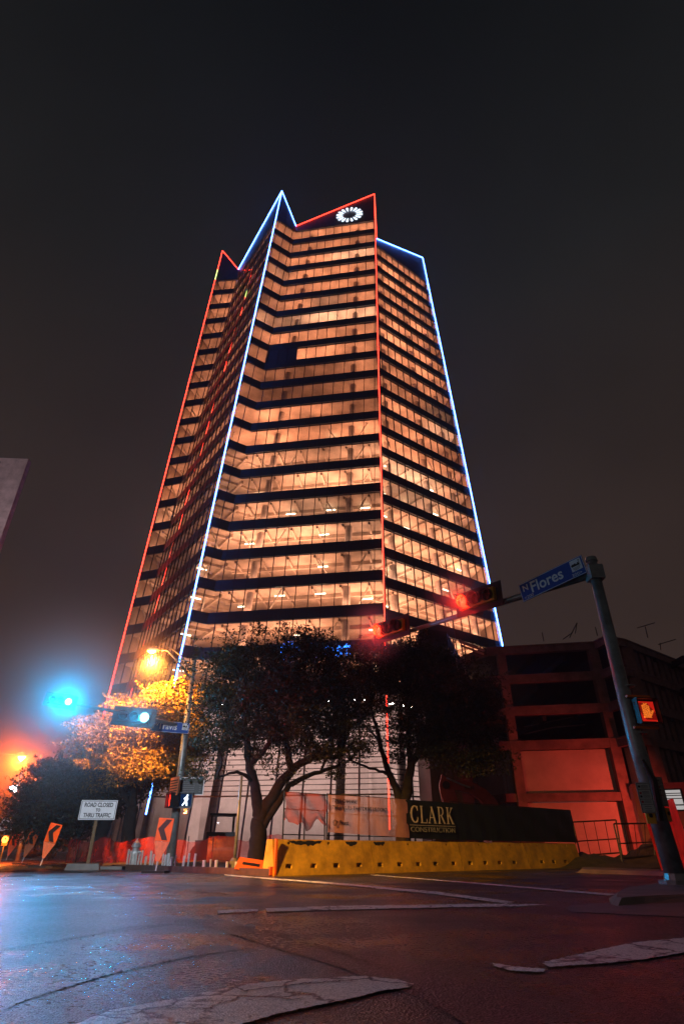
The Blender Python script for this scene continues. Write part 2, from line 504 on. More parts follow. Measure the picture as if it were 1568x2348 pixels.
# unseen area lights added on every floor to brighten the ceilings
def uplight(c, ang, lx, ly, power, col):
    ld = bpy.data.lights.new('added_uplight', 'AREA')
    ld.shape = 'RECTANGLE'; ld.size = lx; ld.size_y = ly
    ld.energy = power; ld.color = col
    lo_ = bpy.data.objects.new('added_uplight', ld); COL.objects.link(lo_)
    lo_.location = c; lo_.rotation_euler = (math.pi, 0, ang)
    lo_.parent = tower
for n, zt in bands:
    for (p, q, w) in FACES:
        if p == 'C': continue
        a, b, d, nn, L = fdir(p, q, zt + 0.4)
        if n == 20: k = 0.9
        else: k = rnd.uniform(0.9, 1.1) * (0.78, 1.0, 1.12, 0.9, 1.05)[(n * 7) % 5]
        if n == 9 and p in ('K2', 'B'): k *= 0.55
        if n == 10 and p == 'K2': k *= 0.72
        if n in (8, 9) and p == 'K3': k *= 0.5 if n == 9 else 0.75
        if p == 'B': k *= 0.55 if n < 17 else 1.1
        if p == 'A': k *= 1.0 if n < 15 else 0.45
        if p == 'K1': k *= 0.45 if n < 14 else 0.3
        dep = 2.4 if n < 12 else 3.6
        kf = k
        col = (1.0, 0.40, 0.21) if n < 13 else (1.0, 0.47, 0.27)
        if n >= 12: k *= 0.72
        nbay = max(1, round(L / 6.5))
        for bi in range(nbay):
            bl = L / nbay
            c = a + d * (bl * (bi + 0.5)) - nn * (0.35 + dep / 2)
            kk = kf * rnd.choice((0.28, 0.55, 0.75, 0.9, 1.0, 1.1, 1.3)) if nbay > 1 else kf * rnd.uniform(0.6, 1.1)
            cc_ = col if rnd.random() > 0.12 else (1.0, 0.56, 0.36)
            uplight((c.x, c.y, zt + 0.35), math.atan2(d.y, d.x), max(0.8, bl * (0.9 if p != 'A' else 1.15)), dep, 28.0 * kk * max(0.8, bl * 0.9) * dep, cc_)

# LED strips on the corners and along the roof line
def off(p, k=0.16):
    v = (p - Vector((CEN.x, CEN.y, p.z))); v.normalize()
    return p + v * k
def led(pts, m_, r_=0.085):
    p0, p1 = off(pts[0]), off(pts[1]); L = (p1 - p0).length; n = max(1, int(L / 6.0)); r_ *= 0.72
    for i in range(n):
        g = 0.05 / L
        b_ = MB(); b_.tube([p0.lerp(p1, i / n + g), p0.lerp(p1, (i + 1) / n - g)], r_, 6); b_.build('led_strip', m_, tower)
LED0 = 4.0
led([P('A', 9), P('A', 101)], M['led_red'], 0.11)
led([P('A', 101), P('A', 104)], emitter('yellow_led_strip', (0.75, 1.0, 0.25), 3), 0.12)
led([P('A', 104), P('A', TOPZ['A'])], M['led_red'], 0.11)
led([P('B', 3.5), P('B', 9.5)], M['led_blue'], 0.10)
led([P('B', 12), P('B', TOPZ['B'])], M['led_blue'], 0.12)
led([P('C', 2.2), P('C', TOPZ['C'])], M['led_red'], 0.085)
led([P('D', 17), P('D', 20.6)], M['led_blue'], 0.12)
led([P('D', 21.0), P('D', TOPZ['D'])], M['led_blue'], 0.12)
T_ = lambda n: P(n, TOPZ[n])
led([T_('A'), T_('K1')], M['led_red'], 0.11)
led([T_('K1'), T_('B')], M['led_blue'], 0.11)
led([T_('B'), T_('K2')], M['led_blue'], 0.11)
led([T_('K2'), T_('C')], M['led_red'], 0.10)
led([T_('C'), T_('K3')], M['led_red'], 0.10)
led([T_('K3'), T_('D')], M['led_blue'], 0.12)
# petal emblem on the crown
a, b, d, nn, L = fdir('K2', 'C', 104.8)
up = (P('K2', 106) - P('K2', 104)).normalized()
cen = onplane(801, 491.5, a + nn * 0.3, nn)
em = MB()
npet = 16
for i in range(npet):
    an = 2 * math.pi * (i + 0.5) / npet
    ca, sa = math.cos(an), math.sin(an)
    pts = []
    for (rr, ww) in ((1.15, -0.06), (1.8, -0.20), (2.1, -0.19), (2.25, -0.09), (2.25, 0.09), (2.1, 0.19), (1.8, 0.20), (1.15, 0.06)):
        x = rr * ca - ww * sa; y = rr * sa + ww * ca
        pts.append(cen + d * x * 1.12 + Vector((0, 0, 1)) * y * 1.0)
    em = MB(); em.hexa(pts, [x - nn * 0.1 for x in pts])
    em.build('emblem_petal', M['led_white'], tower)
# blue sign low on the facade
a, b, d, nn, L = fdir('K2', 'C', 18.9)
bs = MB()
c0 = a.lerp(b, 0.50) + nn * 0.25
for i in range(14):
    an = 2 * math.pi * i / 14
    v = d * math.cos(an) + Vector((0, 0, 1)) * math.sin(an)
    s_ = Vector((-math.sin(an) * d.x, -math.sin(an) * d.y, math.cos(an)))
    bs.hexa([c0 + v * 0.55 - s_ * 0.05, c0 + v * 1.1 - s_ * 0.14, c0 + v * 1.1 + s_ * 0.14, c0 + v * 0.55 + s_ * 0.05],
            [x - nn * 0.06 for x in (c0 + v * 0.55 - s_ * 0.05, c0 + v * 1.1 - s_ * 0.14, c0 + v * 1.1 + s_ * 0.14, c0 + v * 0.55 + s_ * 0.05)])
Mt = Matrix(((d.x, 0, nn.x, c0.x + d.x * 1.5), (d.y, 0, nn.y, c0.y + d.y * 1.5), (0, 1, 0, c0.z - 0.75), (0, 0, 0, 1)))
text_into(bs, 'Frost', 2.4, Mt, depth=0.05)
bs.build('facade_sign', M['led_signblue'], tower)

# lobby: tall glazing with louvres, pale lit interior
LBT = ZB - FH - SPH          # 14.35 bottom of the lowest band
M['lobby_wall'] = mat('lobby_wall', (0.62, 0.54, 0.52), 0.8, var=0.25, vscale=0.5)
lm = MB()
for (p, q, w) in FACES:
    a0, b0, d0, n0, L0 = fdir(p, q, 0.0); a1, b1, d1, n1, L1 = fdir(p, q, LBT)
    lp = MB()
    step = 2.55
    nc = max(1, int(round(L0 / step)))
    for i in range(nc):
        f0, f1 = i / nc, (i + 1) / nc
        for (za, zb_) in ((0.3, 5.0), (5.0, LBT)):
            A0, B0 = P(p, za), P(q, za); A1, B1 = P(p, zb_), P(q, zb_)
            lp_ = MB(); lp_.poly([A0.lerp(B0, f0), A0.lerp(B0, f1), A1.lerp(B1, f1), A1.lerp(B1, f0)])
            lp_.build('lobby_pane', M['lobby_glass'], tower)
        if i > 0:
            c0, c1 = P(p, 0).lerp(P(q, 0), f0), P(p, LBT).lerp(P(q, LBT), f0)
            lm.tube([c0 + n0 * 0.05, c1 + n1 * 0.05], 0.09, 4)
    z = 5.0
    while z < 12.9:
        A0, B0 = P(p, z), P(q, z)
        th = 0.12 if z == 5.0 else 0.05
        lv = MB(); lv.hexa([A0 + n0 * 0.30, B0 + n0 * 0.30, B0 + n0 * 0.02, A0 + n0 * 0.02], [x + Vector((0, 0, th)) for x in (A0 + n0 * 0.30, B0 + n0 * 0.30, B0 + n0 * 0.02, A0 + n0 * 0.02)])
        lv.build('louvre', M['mullion'], tower)
        z += 0.46
lm.build('lobby_mullion', M['mullion'], tower)
lw = MB()
for (p, q, w) in FACES:
    pass
inn = [inset(x, 0.0, 0.80) for x in POLY]
for i in range(len(inn)):
    j = (i + 1) % len(inn)
    lw.poly([inn[i], inn[j], inn[j] + Vector((0, 0, LBT)), inn[i] + Vector((0, 0, LBT))])
lw.build('lobby_wall', M['lobby_wall'], tower)
for (p, q, w) in FACES:
    if p in ('C', 'A'): continue
    a, b, d, nn, L = fdir(p, q, 12.0)
    c = a + d * (L / 2) - nn * 2.2
    ld = bpy.data.lights.new('lobby_lamp', 'AREA'); ld.shape = 'RECTANGLE'; ld.size = max(1, L * 0.8); ld.size_y = 0.35
    ld.energy = {'K2': 6500, 'K3': 4500, 'B': 450, 'K1': 1500}[p]; ld.color = (1.0, 0.70, 0.62)
    lo_ = bpy.data.objects.new('lobby_lamp', ld); COL.objects.link(lo_)
    lo_.location = (c.x, c.y, 14.1); lo_.rotation_euler = (0, 0, math.atan2(d.y, d.x)); lo_.parent = tower

# ================================================================== GROUND
def sheet_mat(name, base, rough_lo, rough_hi, bumpd, scale=140.0, paint=None):
    m = bpy.data.materials.new(name); m.use_nodes = True
    t = m.node_tree; p = t.nodes['Principled BSDF']
    tcn = t.nodes.new('ShaderNodeTexCoord')
    vo = t.nodes.new('ShaderNodeTexVoronoi'); vo.inputs['Scale'].default_value = scale
    n1 = t.nodes.new('ShaderNodeTexNoise'); n1.inputs['Scale'].default_value = 0.42; n1.inputs['Detail'].default_value = 8; n1.inputs['Roughness'].default_value = 0.6
    n2 = t.nodes.new('ShaderNodeTexNoise'); n2.inputs['Scale'].default_value = 30.0; n2.inputs['Detail'].default_value = 6
    for n_ in (vo, n1, n2): t.links.new(tcn.outputs['Object'], n_.inputs['Vector'])
    r1 = t.nodes.new('ShaderNodeValToRGB')
    r1.color_ramp.elements[0].position = 0.38; r1.color_ramp.elements[0].color = (*[c * 0.55 for c in base], 1)
    r1.color_ramp.elements[1].position = 0.66; r1.color_ramp.elements[1].color = (*[c * 1.25 for c in base], 1)
    t.links.new(n1.outputs[0], r1.inputs[0])
    mx = t.nodes.new('ShaderNodeMixRGB'); mx.blend_type = 'MULTIPLY'; mx.inputs[0].default_value = 0.55
    r2 = t.nodes.new('ShaderNodeValToRGB')
    r2.color_ramp.elements[0].position = 0.1; r2.color_ramp.elements[0].color = (0.35, 0.35, 0.35, 1)
    r2.color_ramp.elements[1].position = 0.75; r2.color_ramp.elements[1].color = (1.5, 1.5, 1.5, 1)
    t.links.new(vo.outputs['Color'], r2.inputs[0])
    t.links.new(r1.outputs[0], mx.inputs[1]); t.links.new(r2.outputs[0], mx.inputs[2])
    out_c = mx.outputs[0]
    if paint:
        col, wear = paint
        na = t.nodes.new('ShaderNodeTexNoise'); na.inputs['Scale'].default_value = 4.5; na.inputs['Detail'].default_value = 12; na.inputs['Roughness'].default_value = 0.78
        nb_ = t.nodes.new('ShaderNodeTexNoise'); nb_.inputs['Scale'].default_value = 1.1; nb_.inputs['Detail'].default_value = 4
        wv_ = t.nodes.new('ShaderNodeTexNoise'); wv_.inputs['Scale'].default_value = 2.6; wv_.inputs['Detail'].default_value = 5
        ad = t.nodes.new('ShaderNodeMixRGB'); ad.blend_type = 'ADD'; ad.inputs[0].default_value = 0.55
        vc = t.nodes.new('ShaderNodeTexVoronoi'); vc.feature = 'DISTANCE_TO_EDGE'; vc.inputs['Scale'].default_value = 1.7
        for q_ in (na, nb_, wv_): t.links.new(tcn.outputs['Object'], q_.inputs['Vector'])
        t.links.new(tcn.outputs['Object'], ad.inputs[1]); t.links.new(wv_.outputs['Color'], ad.inputs[2]); t.links.new(ad.outputs[0], vc.inputs['Vector'])
        sm = t.nodes.new('ShaderNodeMath'); sm.operation = 'MULTIPLY_ADD'; sm.inputs[1].default_value = 0.45
        t.links.new(nb_.outputs[0], sm.inputs[0]); t.links.new(na.outputs[0], sm.inputs[2])
        mk = t.nodes.new('ShaderNodeMapRange'); mk.inputs['From Min'].default_value = wear - 0.03; mk.inputs['From Max'].default_value = wear + 0.05
        t.links.new(sm.outputs[0], mk.inputs[0])
        ck = t.nodes.new('ShaderNodeMapRange'); ck.inputs['From Min'].default_value = 0.008; ck.inputs['From Max'].default_value = 0.03
        t.links.new(vc.outputs['Distance'], ck.inputs[0])
        mm = t.nodes.new('ShaderNodeMath'); mm.operation = 'MULTIPLY'; t.links.new(mk.outputs[0], mm.inputs[0]); t.links.new(ck.outputs[0], mm.inputs[1])
        px_ = t.nodes.new('ShaderNodeMixRGB'); t.links.new(mm.outputs[0], px_.inputs[0]); t.links.new(mx.outputs[0], px_.inputs[1])
        pc = t.nodes.new('ShaderNodeMixRGB'); pc.blend_type = 'MULTIPLY'; pc.inputs[0].default_value = 0.5; pc.inputs[1].default_value = (*col, 1)
        t.links.new(r2.outputs[0], pc.inputs[2]); t.links.new(pc.outputs[0], px_.inputs[2])
        out_c = px_.outputs[0]
    t.links.new(out_c, p.inputs['Base Color'])
    mr = t.nodes.new('ShaderNodeMapRange')
    mr.inputs['From Min'].default_value = 0.33; mr.inputs['From Max'].default_value = 0.66
    mr.inputs['To Min'].default_value = rough_lo; mr.inputs['To Max'].default_value = rough_hi
    t.links.new(n1.outputs[0], mr.inputs[0])
    ra = t.nodes.new('ShaderNodeMath'); ra.operation = 'MULTIPLY_ADD'; ra.inputs[1].default_value = 0.55; 
    t.links.new(n2.outputs[0], ra.inputs[0])
    rs_ = t.nodes.new('ShaderNodeMath'); rs_.operation = 'SUBTRACT'; rs_.inputs[1].default_value = 0.27; t.links.new(mr.outputs[0], rs_.inputs[0])
    t.links.new(rs_.outputs[0], ra.inputs[2]); ra.use_clamp = True
    t.links.new(ra.outputs[0], p.inputs['Roughness'])
    # aggregate relief, flattened where water stands
    mu = t.nodes.new('ShaderNodeMapRange'); mu.inputs['From Min'].default_value = 0.34; mu.inputs['From Max'].default_value = 0.58
    mu.inputs['To Min'].default_value = 0.25; mu.inputs['To Max'].default_value = 1.0
    t.links.new(n1.outputs[0], mu.inputs[0])
    b = t.nodes.new('ShaderNodeBump'); b.inputs['Distance'].default_value = bumpd
    t.links.new(mu.outputs[0], b.inputs['Strength'])
    t.links.new(vo.outputs['Distance'], b.inputs['Height'])
    b2 = t.nodes.new('ShaderNodeBump'); b2.inputs['Distance'].default_value = 0.003; b2.inputs['Strength'].default_value = 0.4
    t.links.new(n2.outputs[0], b2.inputs['Height']); t.links.new(b.outputs[0], b2.inputs['Normal'])
    t.links.new(b2.outputs[0], p.inputs['Normal'])
    p.inputs['Specular IOR Level'].default_value = 0.5
    return m
M['asphalt'] = sheet_mat('wet_asphalt', (0.024, 0.024, 0.025), 0.12, 0.50, 0.010, 95)
M['slabroad'] = sheet_mat('wet_concrete_road', (0.070, 0.070, 0.070), 0.16, 0.48, 0.008, 110)
M['tar'] = sheet_mat('tar_patch', (0.014, 0.014, 0.015), 0.22, 0.45, 0.008, 70)

g = MB()
g.poly([(-900, -300, 0), (900, -300, 0), (900, 1500, 0), (-900, 1500, 0)])
tag(g.build('road', M['asphalt']), kind='structure')

def sheet(name, px, z, m_, z0=None):
    """flat sheet whose outline is read on the ground, with real thickness"""
    pts = [gnd(u, v, 0) for u, v in px]
    b_ = MB(); b_.poly([(p.x, p.y, z) for p in pts])
    return tag(b_.build(name, m_), kind='structure')
sheet('concrete_road_slab', [(-500, 2262), (-300, 2000), (0, 2006), (110, 2007), (225, 2040), (330, 2075), (405, 2104), (398, 2118), (300, 2125), (205, 2147), (0, 2178), (-200, 2222)], 0.004, M['slabroad'])
sheet('concrete_road_slab', [(-700, 2420), (-500, 2268), (-200, 2228), (0, 2184), (206, 2152), (395, 2122), (440, 2128), (520, 2148), (560, 2176), (430, 2196), (250, 2236), (60, 2295), (-60, 2348), (-200, 2440)], 0.004, M['slabroad'])
sheet('tar_patch', [(430, 2110), (560, 2125), (800, 2170), (1010, 2230), (1190, 2300), (1300, 2380), (1120, 2380), (960, 2290), (780, 2220), (600, 2165)], 0.004, M['tar'])

M['paint'] = sheet_mat('road_paint', (0.024, 0.024, 0.025), 0.2, 0.5, 0.004, 105, ((0.85, 0.83, 0.80), 0.58))
M['paint_old'] = sheet_mat('cracked_road_paint', (0.024, 0.024, 0.025), 0.2, 0.5, 0.005, 105, ((0.72, 0.70, 0.66), 0.61))

def marking(label, top, bot, m_, jag=1.5, n=40, z=0.010):
    """painted stripe between two pixel polylines on the ground, with ragged edges"""
    def res(pl):
        pl = [Vector((a, b, 0)) for a, b in pl]
        ls = [0]
        for i in range(1, len(pl)): ls.append(ls[-1] + (pl[i] - pl[i - 1]).length)
        out = []
        for k in range(n + 1):
            t_ = ls[-1] * k / n
            i = max(i for i in range(len(ls)) if ls[i] <= t_ + 1e-9)
            if i == len(pl) - 1: out.append(pl[-1].copy())
            else: out.append(pl[i].lerp(pl[i + 1], (t_ - ls[i]) / (ls[i + 1] - ls[i])))
        return out
    T, B = res(top), res(bot)
    b_ = MB()
    tv = [gnd(p.x + rnd.uniform(-jag, jag), p.y + rnd.uniform(-jag, jag) * 0.5) for p in T]
    bv = [gnd(p.x + rnd.uniform(-jag, jag), p.y + rnd.uniform(-jag, jag) * 0.5) for p in B]
    for i in range(n):
        b_.poly([(bv[i].x, bv[i].y, z), (bv[i + 1].x, bv[i + 1].y, z), (tv[i + 1].x, tv[i + 1].y, z), (tv[i].x, tv[i].y, z)])
    o = b_.build('road_marking', m_)
    tag(o, label, kind='structure')
    return o
marking('worn white crosswalk bar nearest to the camera with wide cracks',
        [(60, 2400), (250, 2324), (430, 2290), (560, 2262), (700, 2249), (830, 2243), (905, 2250), (948, 2262)],
        [(330, 2420), (520, 2366), (640, 2330), (760, 2305), (830, 2290), (880, 2276), (920, 2272), (940, 2268)], M['paint_old'], 2.0, 90)
marking('long white stop line in front of the yellow barrier', [(608, 2085), (780, 2079), (1000, 2076), (1130, 2074), (1258, 2076)],
        [(612, 2093), (780, 2088), (1000, 2083), (1130, 2081), (1200, 2080)], M['paint'], 1.0, 60)
marking('short broken piece of white line', [(497, 2089), (592, 2087)], [(500, 2097), (592, 2092)], M['paint'], 1.0, 10)
marking('white line slanting towards the right kerb', [(515, 2006), (620, 2014), (800, 2028), (1000, 2046), (1180, 2070)],
        [(515, 2008), (620, 2017), (800, 2032), (1000, 2052), (1160, 2074)], M['paint'], 0.8, 60)
marking('thin far white line', [(850, 2006), (1000, 2018), (1200, 2034), (1412, 2052)], [(850, 2007.4), (1000, 2020), (1200, 2037), (1395, 2055)], M['paint'], 0.5, 50)
marking('broken crosswalk bar near the right kerb', [(1128, 2212), (1178, 2221), (1250, 2226)], [(1132, 2219), (1170, 2231), (1248, 2233)], M['paint'], 2.0, 14)
marking('worn wide crosswalk bar running to the right kerb', [(1240, 2212), (1380, 2180), (1450, 2165), (1570, 2153), (1700, 2148)],
        [(1260, 2222), (1400, 2212), (1480, 2203), (1570, 2188), (1720, 2178)], M['paint_old'], 1.5, 80)
# dark saw-cut joints in the road
jt = MB()
def joint(pl, w=0.02, z=0.013):
    q = [gnd(u, v) for u, v in pl]
    for i in range(len(q) - 1):
        a, b = q[i], q[i + 1]
        n_ = Vector((-(b - a).y, (b - a).x, 0)).normalized() * w * 0.55
        jt.poly([(a.x - n_.x, a.y - n_.y, z), (b.x - n_.x, b.y - n_.y, z), (b.x + n_.x, b.y + n_.y, z), (a.x + n_.x, a.y + n_.y, z)])
def crack(pl, w, seg=10, j=3):
    out = []
    for i in range(len(pl) - 1):
        for k in range(seg):
            f_ = k / seg
            out.append((pl[i][0] + (pl[i + 1][0] - pl[i][0]) * f_ + rnd.uniform(-j, j), pl[i][1] + (pl[i + 1][1] - pl[i][1]) * f_ + rnd.uniform(-j, j) * 0.35))
    out.append(pl[-1]); joint(out, w)
crack([(170, 1998), (300, 2016), (420, 2040), (540, 2052)], 0.05, 8, 2)
crack([(0, 2182), (206, 2150), (400, 2119)], 0.004, 8, 1)
crack([(215, 2040), (330, 2072), (470, 2100), (560, 2128), (700, 2160), (900, 2225)], 0.02, 8, 2)
crack([(520, 2260), (560, 2280), (700, 2262), (800, 2255)], 0.012, 12, 5)
crack([(250, 2330), (380, 2318), (470, 2322), (560, 2290), (690, 2300)], 0.010, 12, 6)
tag(jt.build('road_crack', M['tar']), kind='structure')

# right-hand kerb island
def island(name, px, h, m_, kind='structure'):
    pts = [gnd(u, v, h) for u, v in px]
    b_ = MB()
    cx_ = sum(p.x for p in pts) / len(pts); cy_ = sum(p.y for p in pts) / len(pts)
    def ex_(p, k):
        v = Vector((p.x - cx_, p.y - cy_, 0)); return Vector((p.x, p.y, 0)) + v.normalized() * k
    e0 = [ex_(p, 0.22) for p in pts]; e1 = [ex_(p, 0.06) for p in pts]
    b_.hexa([(p.x, p.y, 0) for p in e0], [(p.x, p.y, h * 0.75) for p in e1])
    b_.hexa([(p.x, p.y, h * 0.75) for p in e1], [(p.x, p.y, h) for p in pts])
    return tag(b_.build(name, m_), kind=kind)
isl = [(1412, 2056), (1425, 2058), (1480, 2054), (1568, 2050), (1700, 2046), (1800, 2030), (1568, 2022), (1500, 2026), (1440, 2034), (1418, 2044)]
island('pavement_corner', isl, 0.08, M['kerb'])
sheet('kerb_ramp', [(1290, 2080), (1420, 2068), (1568, 2060), (1750, 2060), (1850, 2120), (1568, 2104), (1400, 2096), (1310, 2092)], 0.006, mat('ramp_concrete', (0.10, 0.09, 0.08), 0.5, var=0.4, vscale=2, bump=0.006))

# ================================================================== PARKING GARAGE
gar = thing('parking_garage', (0, 0, 0), 0, 'unfinished concrete parking garage with open dark decks and red-lit wall beside the tower', 'parking garage')
GP = [Vector((12.9, 62.9, 0)), Vector((15.2, 59.0, 0)), Vector((25.9, 57.0, 0)), Vector((26.3, 55.2, 0)), Vector((28.4, 56.2, 0)), Vector((39.5, 65.2, 0)), Vector((52, 76, 0))]
gz = [19.0, 16.0, 12.9, 9.7]
def gn(i):
    d = (GP[i + 1] - GP[i]).normalized(); return Vector((d.y, -d.x, 0))
for zt in gz:
    for i in range(6):
        a, b = GP[i], GP[i + 1]; n_ = gn(i)
        b_ = MB()
        b_.hexa([a + n_ * 0.25 + Vector((0, 0, zt - 0.75)), b + n_ * 0.25 + Vector((0, 0, zt - 0.75)), b - n_ * 0.35 + Vector((0, 0, zt - 0.75)), a - n_ * 0.35 + Vector((0, 0, zt - 0.75))],
                [a + n_ * 0.25 + Vector((0, 0, zt)), b + n_ * 0.25 + Vector((0, 0, zt)), b - n_ * 0.35 + Vector((0, 0, zt)), a - n_ * 0.35 + Vector((0, 0, zt))])
        b_.hexa([a + n_ * 0.33 + Vector((0, 0, zt - 0.12)), b + n_ * 0.33 + Vector((0, 0, zt - 0.12)), b + n_ * 0.25 + Vector((0, 0, zt - 0.12)), a + n_ * 0.25 + Vector((0, 0, zt - 0.12))],
                [a + n_ * 0.33 + Vector((0, 0, zt + 0.05)), b + n_ * 0.33 + Vector((0, 0, zt + 0.05)), b + n_ * 0.25 + Vector((0, 0, zt + 0.05)), a + n_ * 0.25 + Vector((0, 0, zt + 0.05))])
        b_.build('edge_beam', M['garage_conc'], gar)
    s_ = MB()
    pl = [p.copy() for p in GP] + [Vector((50, 95, 0)), Vector((14, 95, 0))]
    s_.hexa([Vector((p.x, p.y + 0.4, zt - 0.45)) for p in pl], [Vector((p.x, p.y + 0.4, zt - 0.1)) for p in pl])
    for k in range(9):
        s_.box((14 + k * 3.2, 77, zt - 0.75), (0.35, 34, 0.6))
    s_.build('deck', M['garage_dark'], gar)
def gcol(p, w, z0, z1, m_=None):
    b_ = MB(); b_.box((p.x, p.y, (z0 + z1) / 2), (w, 0.7, z1 - z0)); b_.build('column', m_ or M['garage_conc'], gar)
gcol(GP[0] + Vector((0.3, 0.1, 0)), 0.7, 0, 18.3)
gcol(GP[1].lerp(GP[2], 0.13) + Vector((0, 0.15, 0)), 0.85, 0, 18.3)
gcol(GP[1].lerp(GP[2], 0.965) + Vector((0, 0.15, 0)), 0.95, 0, 18.3)
gcol(GP[1].lerp(GP[2], 0.36) + Vector((0, 1.2, 0)), 0.12, 4.9, 9.4, M['garage_dark'])
gcol(GP[4] + Vector((0.2, 0.3, 0)), 1.1, 0, 18.3)
# stair tower solid between the wings
b_ = MB(); b_.hexa([(26.6, 56.6, 0), (28.2, 57.4, 0), (28.2, 64, 0), (26.6, 64, 0)], [(26.6, 56.6, 18.4), (28.2, 57.4, 18.4), (28.2, 64, 18.4), (26.6, 64, 18.4)])
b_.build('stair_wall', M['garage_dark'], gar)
# mid beam and the two storeys of pale boarding behind it
for i in (0, 1, 2, 3, 4):
    a, b = GP[i], GP[i + 1]; n_ = gn(i); zt = 5.2
    b_ = MB(); b_.hexa([a + n_ * 0.2 + Vector((0, 0, zt - 0.7)), b + n_ * 0.2 + Vector((0, 0, zt - 0.7)), b - n_ * 0.3 + Vector((0, 0, zt - 0.7)), a - n_ * 0.3 + Vector((0, 0, zt - 0.7))],
                       [a + n_ * 0.2 + Vector((0, 0, zt)), b + n_ * 0.2 + Vector((0, 0, zt)), b - n_ * 0.3 + Vector((0, 0, zt)), a - n_ * 0.3 + Vector((0, 0, zt))])
    b_.build('edge_beam', M['garage_conc'], gar)
    for (z0, z1) in ((0.1, 4.45), (5.25, 8.9)):
        if i in (3,) : continue
        m_ = M['garage_wall']
        b_ = MB(); q0, q1 = a - n_ * 0.45, b - n_ * 0.45
        if i == 4: q1 = a.lerp(b, 0.98) - n_ * 0.45
        b_.hexa([q0 + Vector((0, 0, z0)), q1 + Vector((0, 0, z0)), q1 - n_ * 0.15 + Vector((0, 0, z0)), q0 - n_ * 0.15 + Vector((0, 0, z0))],
                [q0 + Vector((0, 0, z1)), q1 + Vector((0, 0, z1)), q1 - n_ * 0.15 + Vector((0, 0, z1)), q0 - n_ * 0.15 + Vector((0, 0, z1))])
        if i != 4: b_.build('wall_board', m_, gar)
# right wing: solid wall with tall narrow slits between the beams
a, b = GP[4], GP[6]; n_ = gn(4); L = (b - a).length; d_ = (b - a).normalized()
for li, (z0, z1) in enumerate(((16.05, 18.25), (12.95, 15.25), (9.75, 12.15), (5.25, 8.95), (0.1, 4.45))):
    k = 0; s = 0.3
    while s < L - 1:
        wv = 0.85 if k % 2 == 0 else 0.55
        if li == 4: wv = 3.6 if k % 2 == 0 else 1.2
        if k % 2 == 0:
            q0, q1 = a + d_ * s, a + d_ * min(L, s + wv)
            b_ = MB(); b_.hexa([q0 + Vector((0, 0, z0)), q1 + Vector((0, 0, z0)), q1 - n_ * 0.25 + Vector((0, 0, z0)), q0 - n_ * 0.25 + Vector((0, 0, z0))],
                               [q0 + Vector((0, 0, z1)), q1 + Vector((0, 0, z1)), q1 - n_ * 0.25 + Vector((0, 0, z1)), q0 - n_ * 0.25 + Vector((0, 0, z1))])
            b_.build('wall_panel', M['garage_conc'], gar)
        s += wv; k += 1
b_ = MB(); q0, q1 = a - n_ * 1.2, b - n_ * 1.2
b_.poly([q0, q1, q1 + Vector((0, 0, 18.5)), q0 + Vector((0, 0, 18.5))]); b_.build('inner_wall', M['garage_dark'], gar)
# stray rebar and props on the roof, a guard rail inside
rb = MB()
for (u0, v0, u1, v1, Y) in ((1305, 1462, 1322, 1428, 57.5), (1322, 1428, 1318, 1452, 57.5), (1246, 1470, 1242, 1450, 58), (1369, 1458, 1364, 1438, 57), (1460, 1440, 1500, 1428, 58), (1478, 1436, 1484, 1462, 58), (1508, 1478, 1548, 1466, 62), (1512, 1474, 1514, 1490, 62), (1092, 1478, 1062, 1452, 60), (1290, 1466, 1312, 1450, 57.5)):
    rb.tube([at(u0, v0, Y), at(u1, v1, Y)], 0.045, 5)
rb.build('loose_rebar', M['garage_dark'], gar)
rr = MB()
rr.tube([at(1200, 1684, 58.4 + 2), at(1268, 1668, 57.6 + 2), at(1340, 1662, 57 + 3)], 0.06, 5)
rr.tube([at(1196, 1668, 62), at(1330, 1640, 60)], 0.05, 5)
rr.build('deck_rail', M['garage_conc'], gar)

# dark clad annex between tower and garage
ann = thing('annex_block', (0, 0, 0), 0, 'black clad block with a slanting top between the glass tower and the concrete garage', 'building')
b_ = MB()
b_.hexa([(7.0, 49.5, 0), (9.6, 50.5, 0), (12.6, 60.5, 0), (7.4, 60.5, 0)], [(7.0, 49.5, 17.9), (9.6, 50.5, 17.9), (12.6, 60.5, 18.6), (7.4, 60.5, 18.6)])
b_.build('clad_wall', M['black_wall'], ann)
b_ = MB()
for f_ in (0.25, 0.5, 0.75): b_.box((7.0 + 2.6 * f_, 49.5 + 1.0 * f_ - 0.04, 8.9), (0.04, 0.05, 17.8))
b_.build('joint_strip', M['mullion'], ann)
for u_ in (1038, 1055):
    b_ = MB(); b_.tube([at(u_, 1466, 56.5), at(u_ + 22, 1600, 56.5) ], 0.08, 6); b_.build('steel_pole', M['column'], ann)
b_ = MB(); b_.tube([at(1052, 1470, 58), at(1110, 1492, 59)], 0.16, 6); b_.tube([at(1056, 1480, 58), at(1108, 1500, 59)], 0.12, 6); b_.build('roof_girder', M['column'], ann)

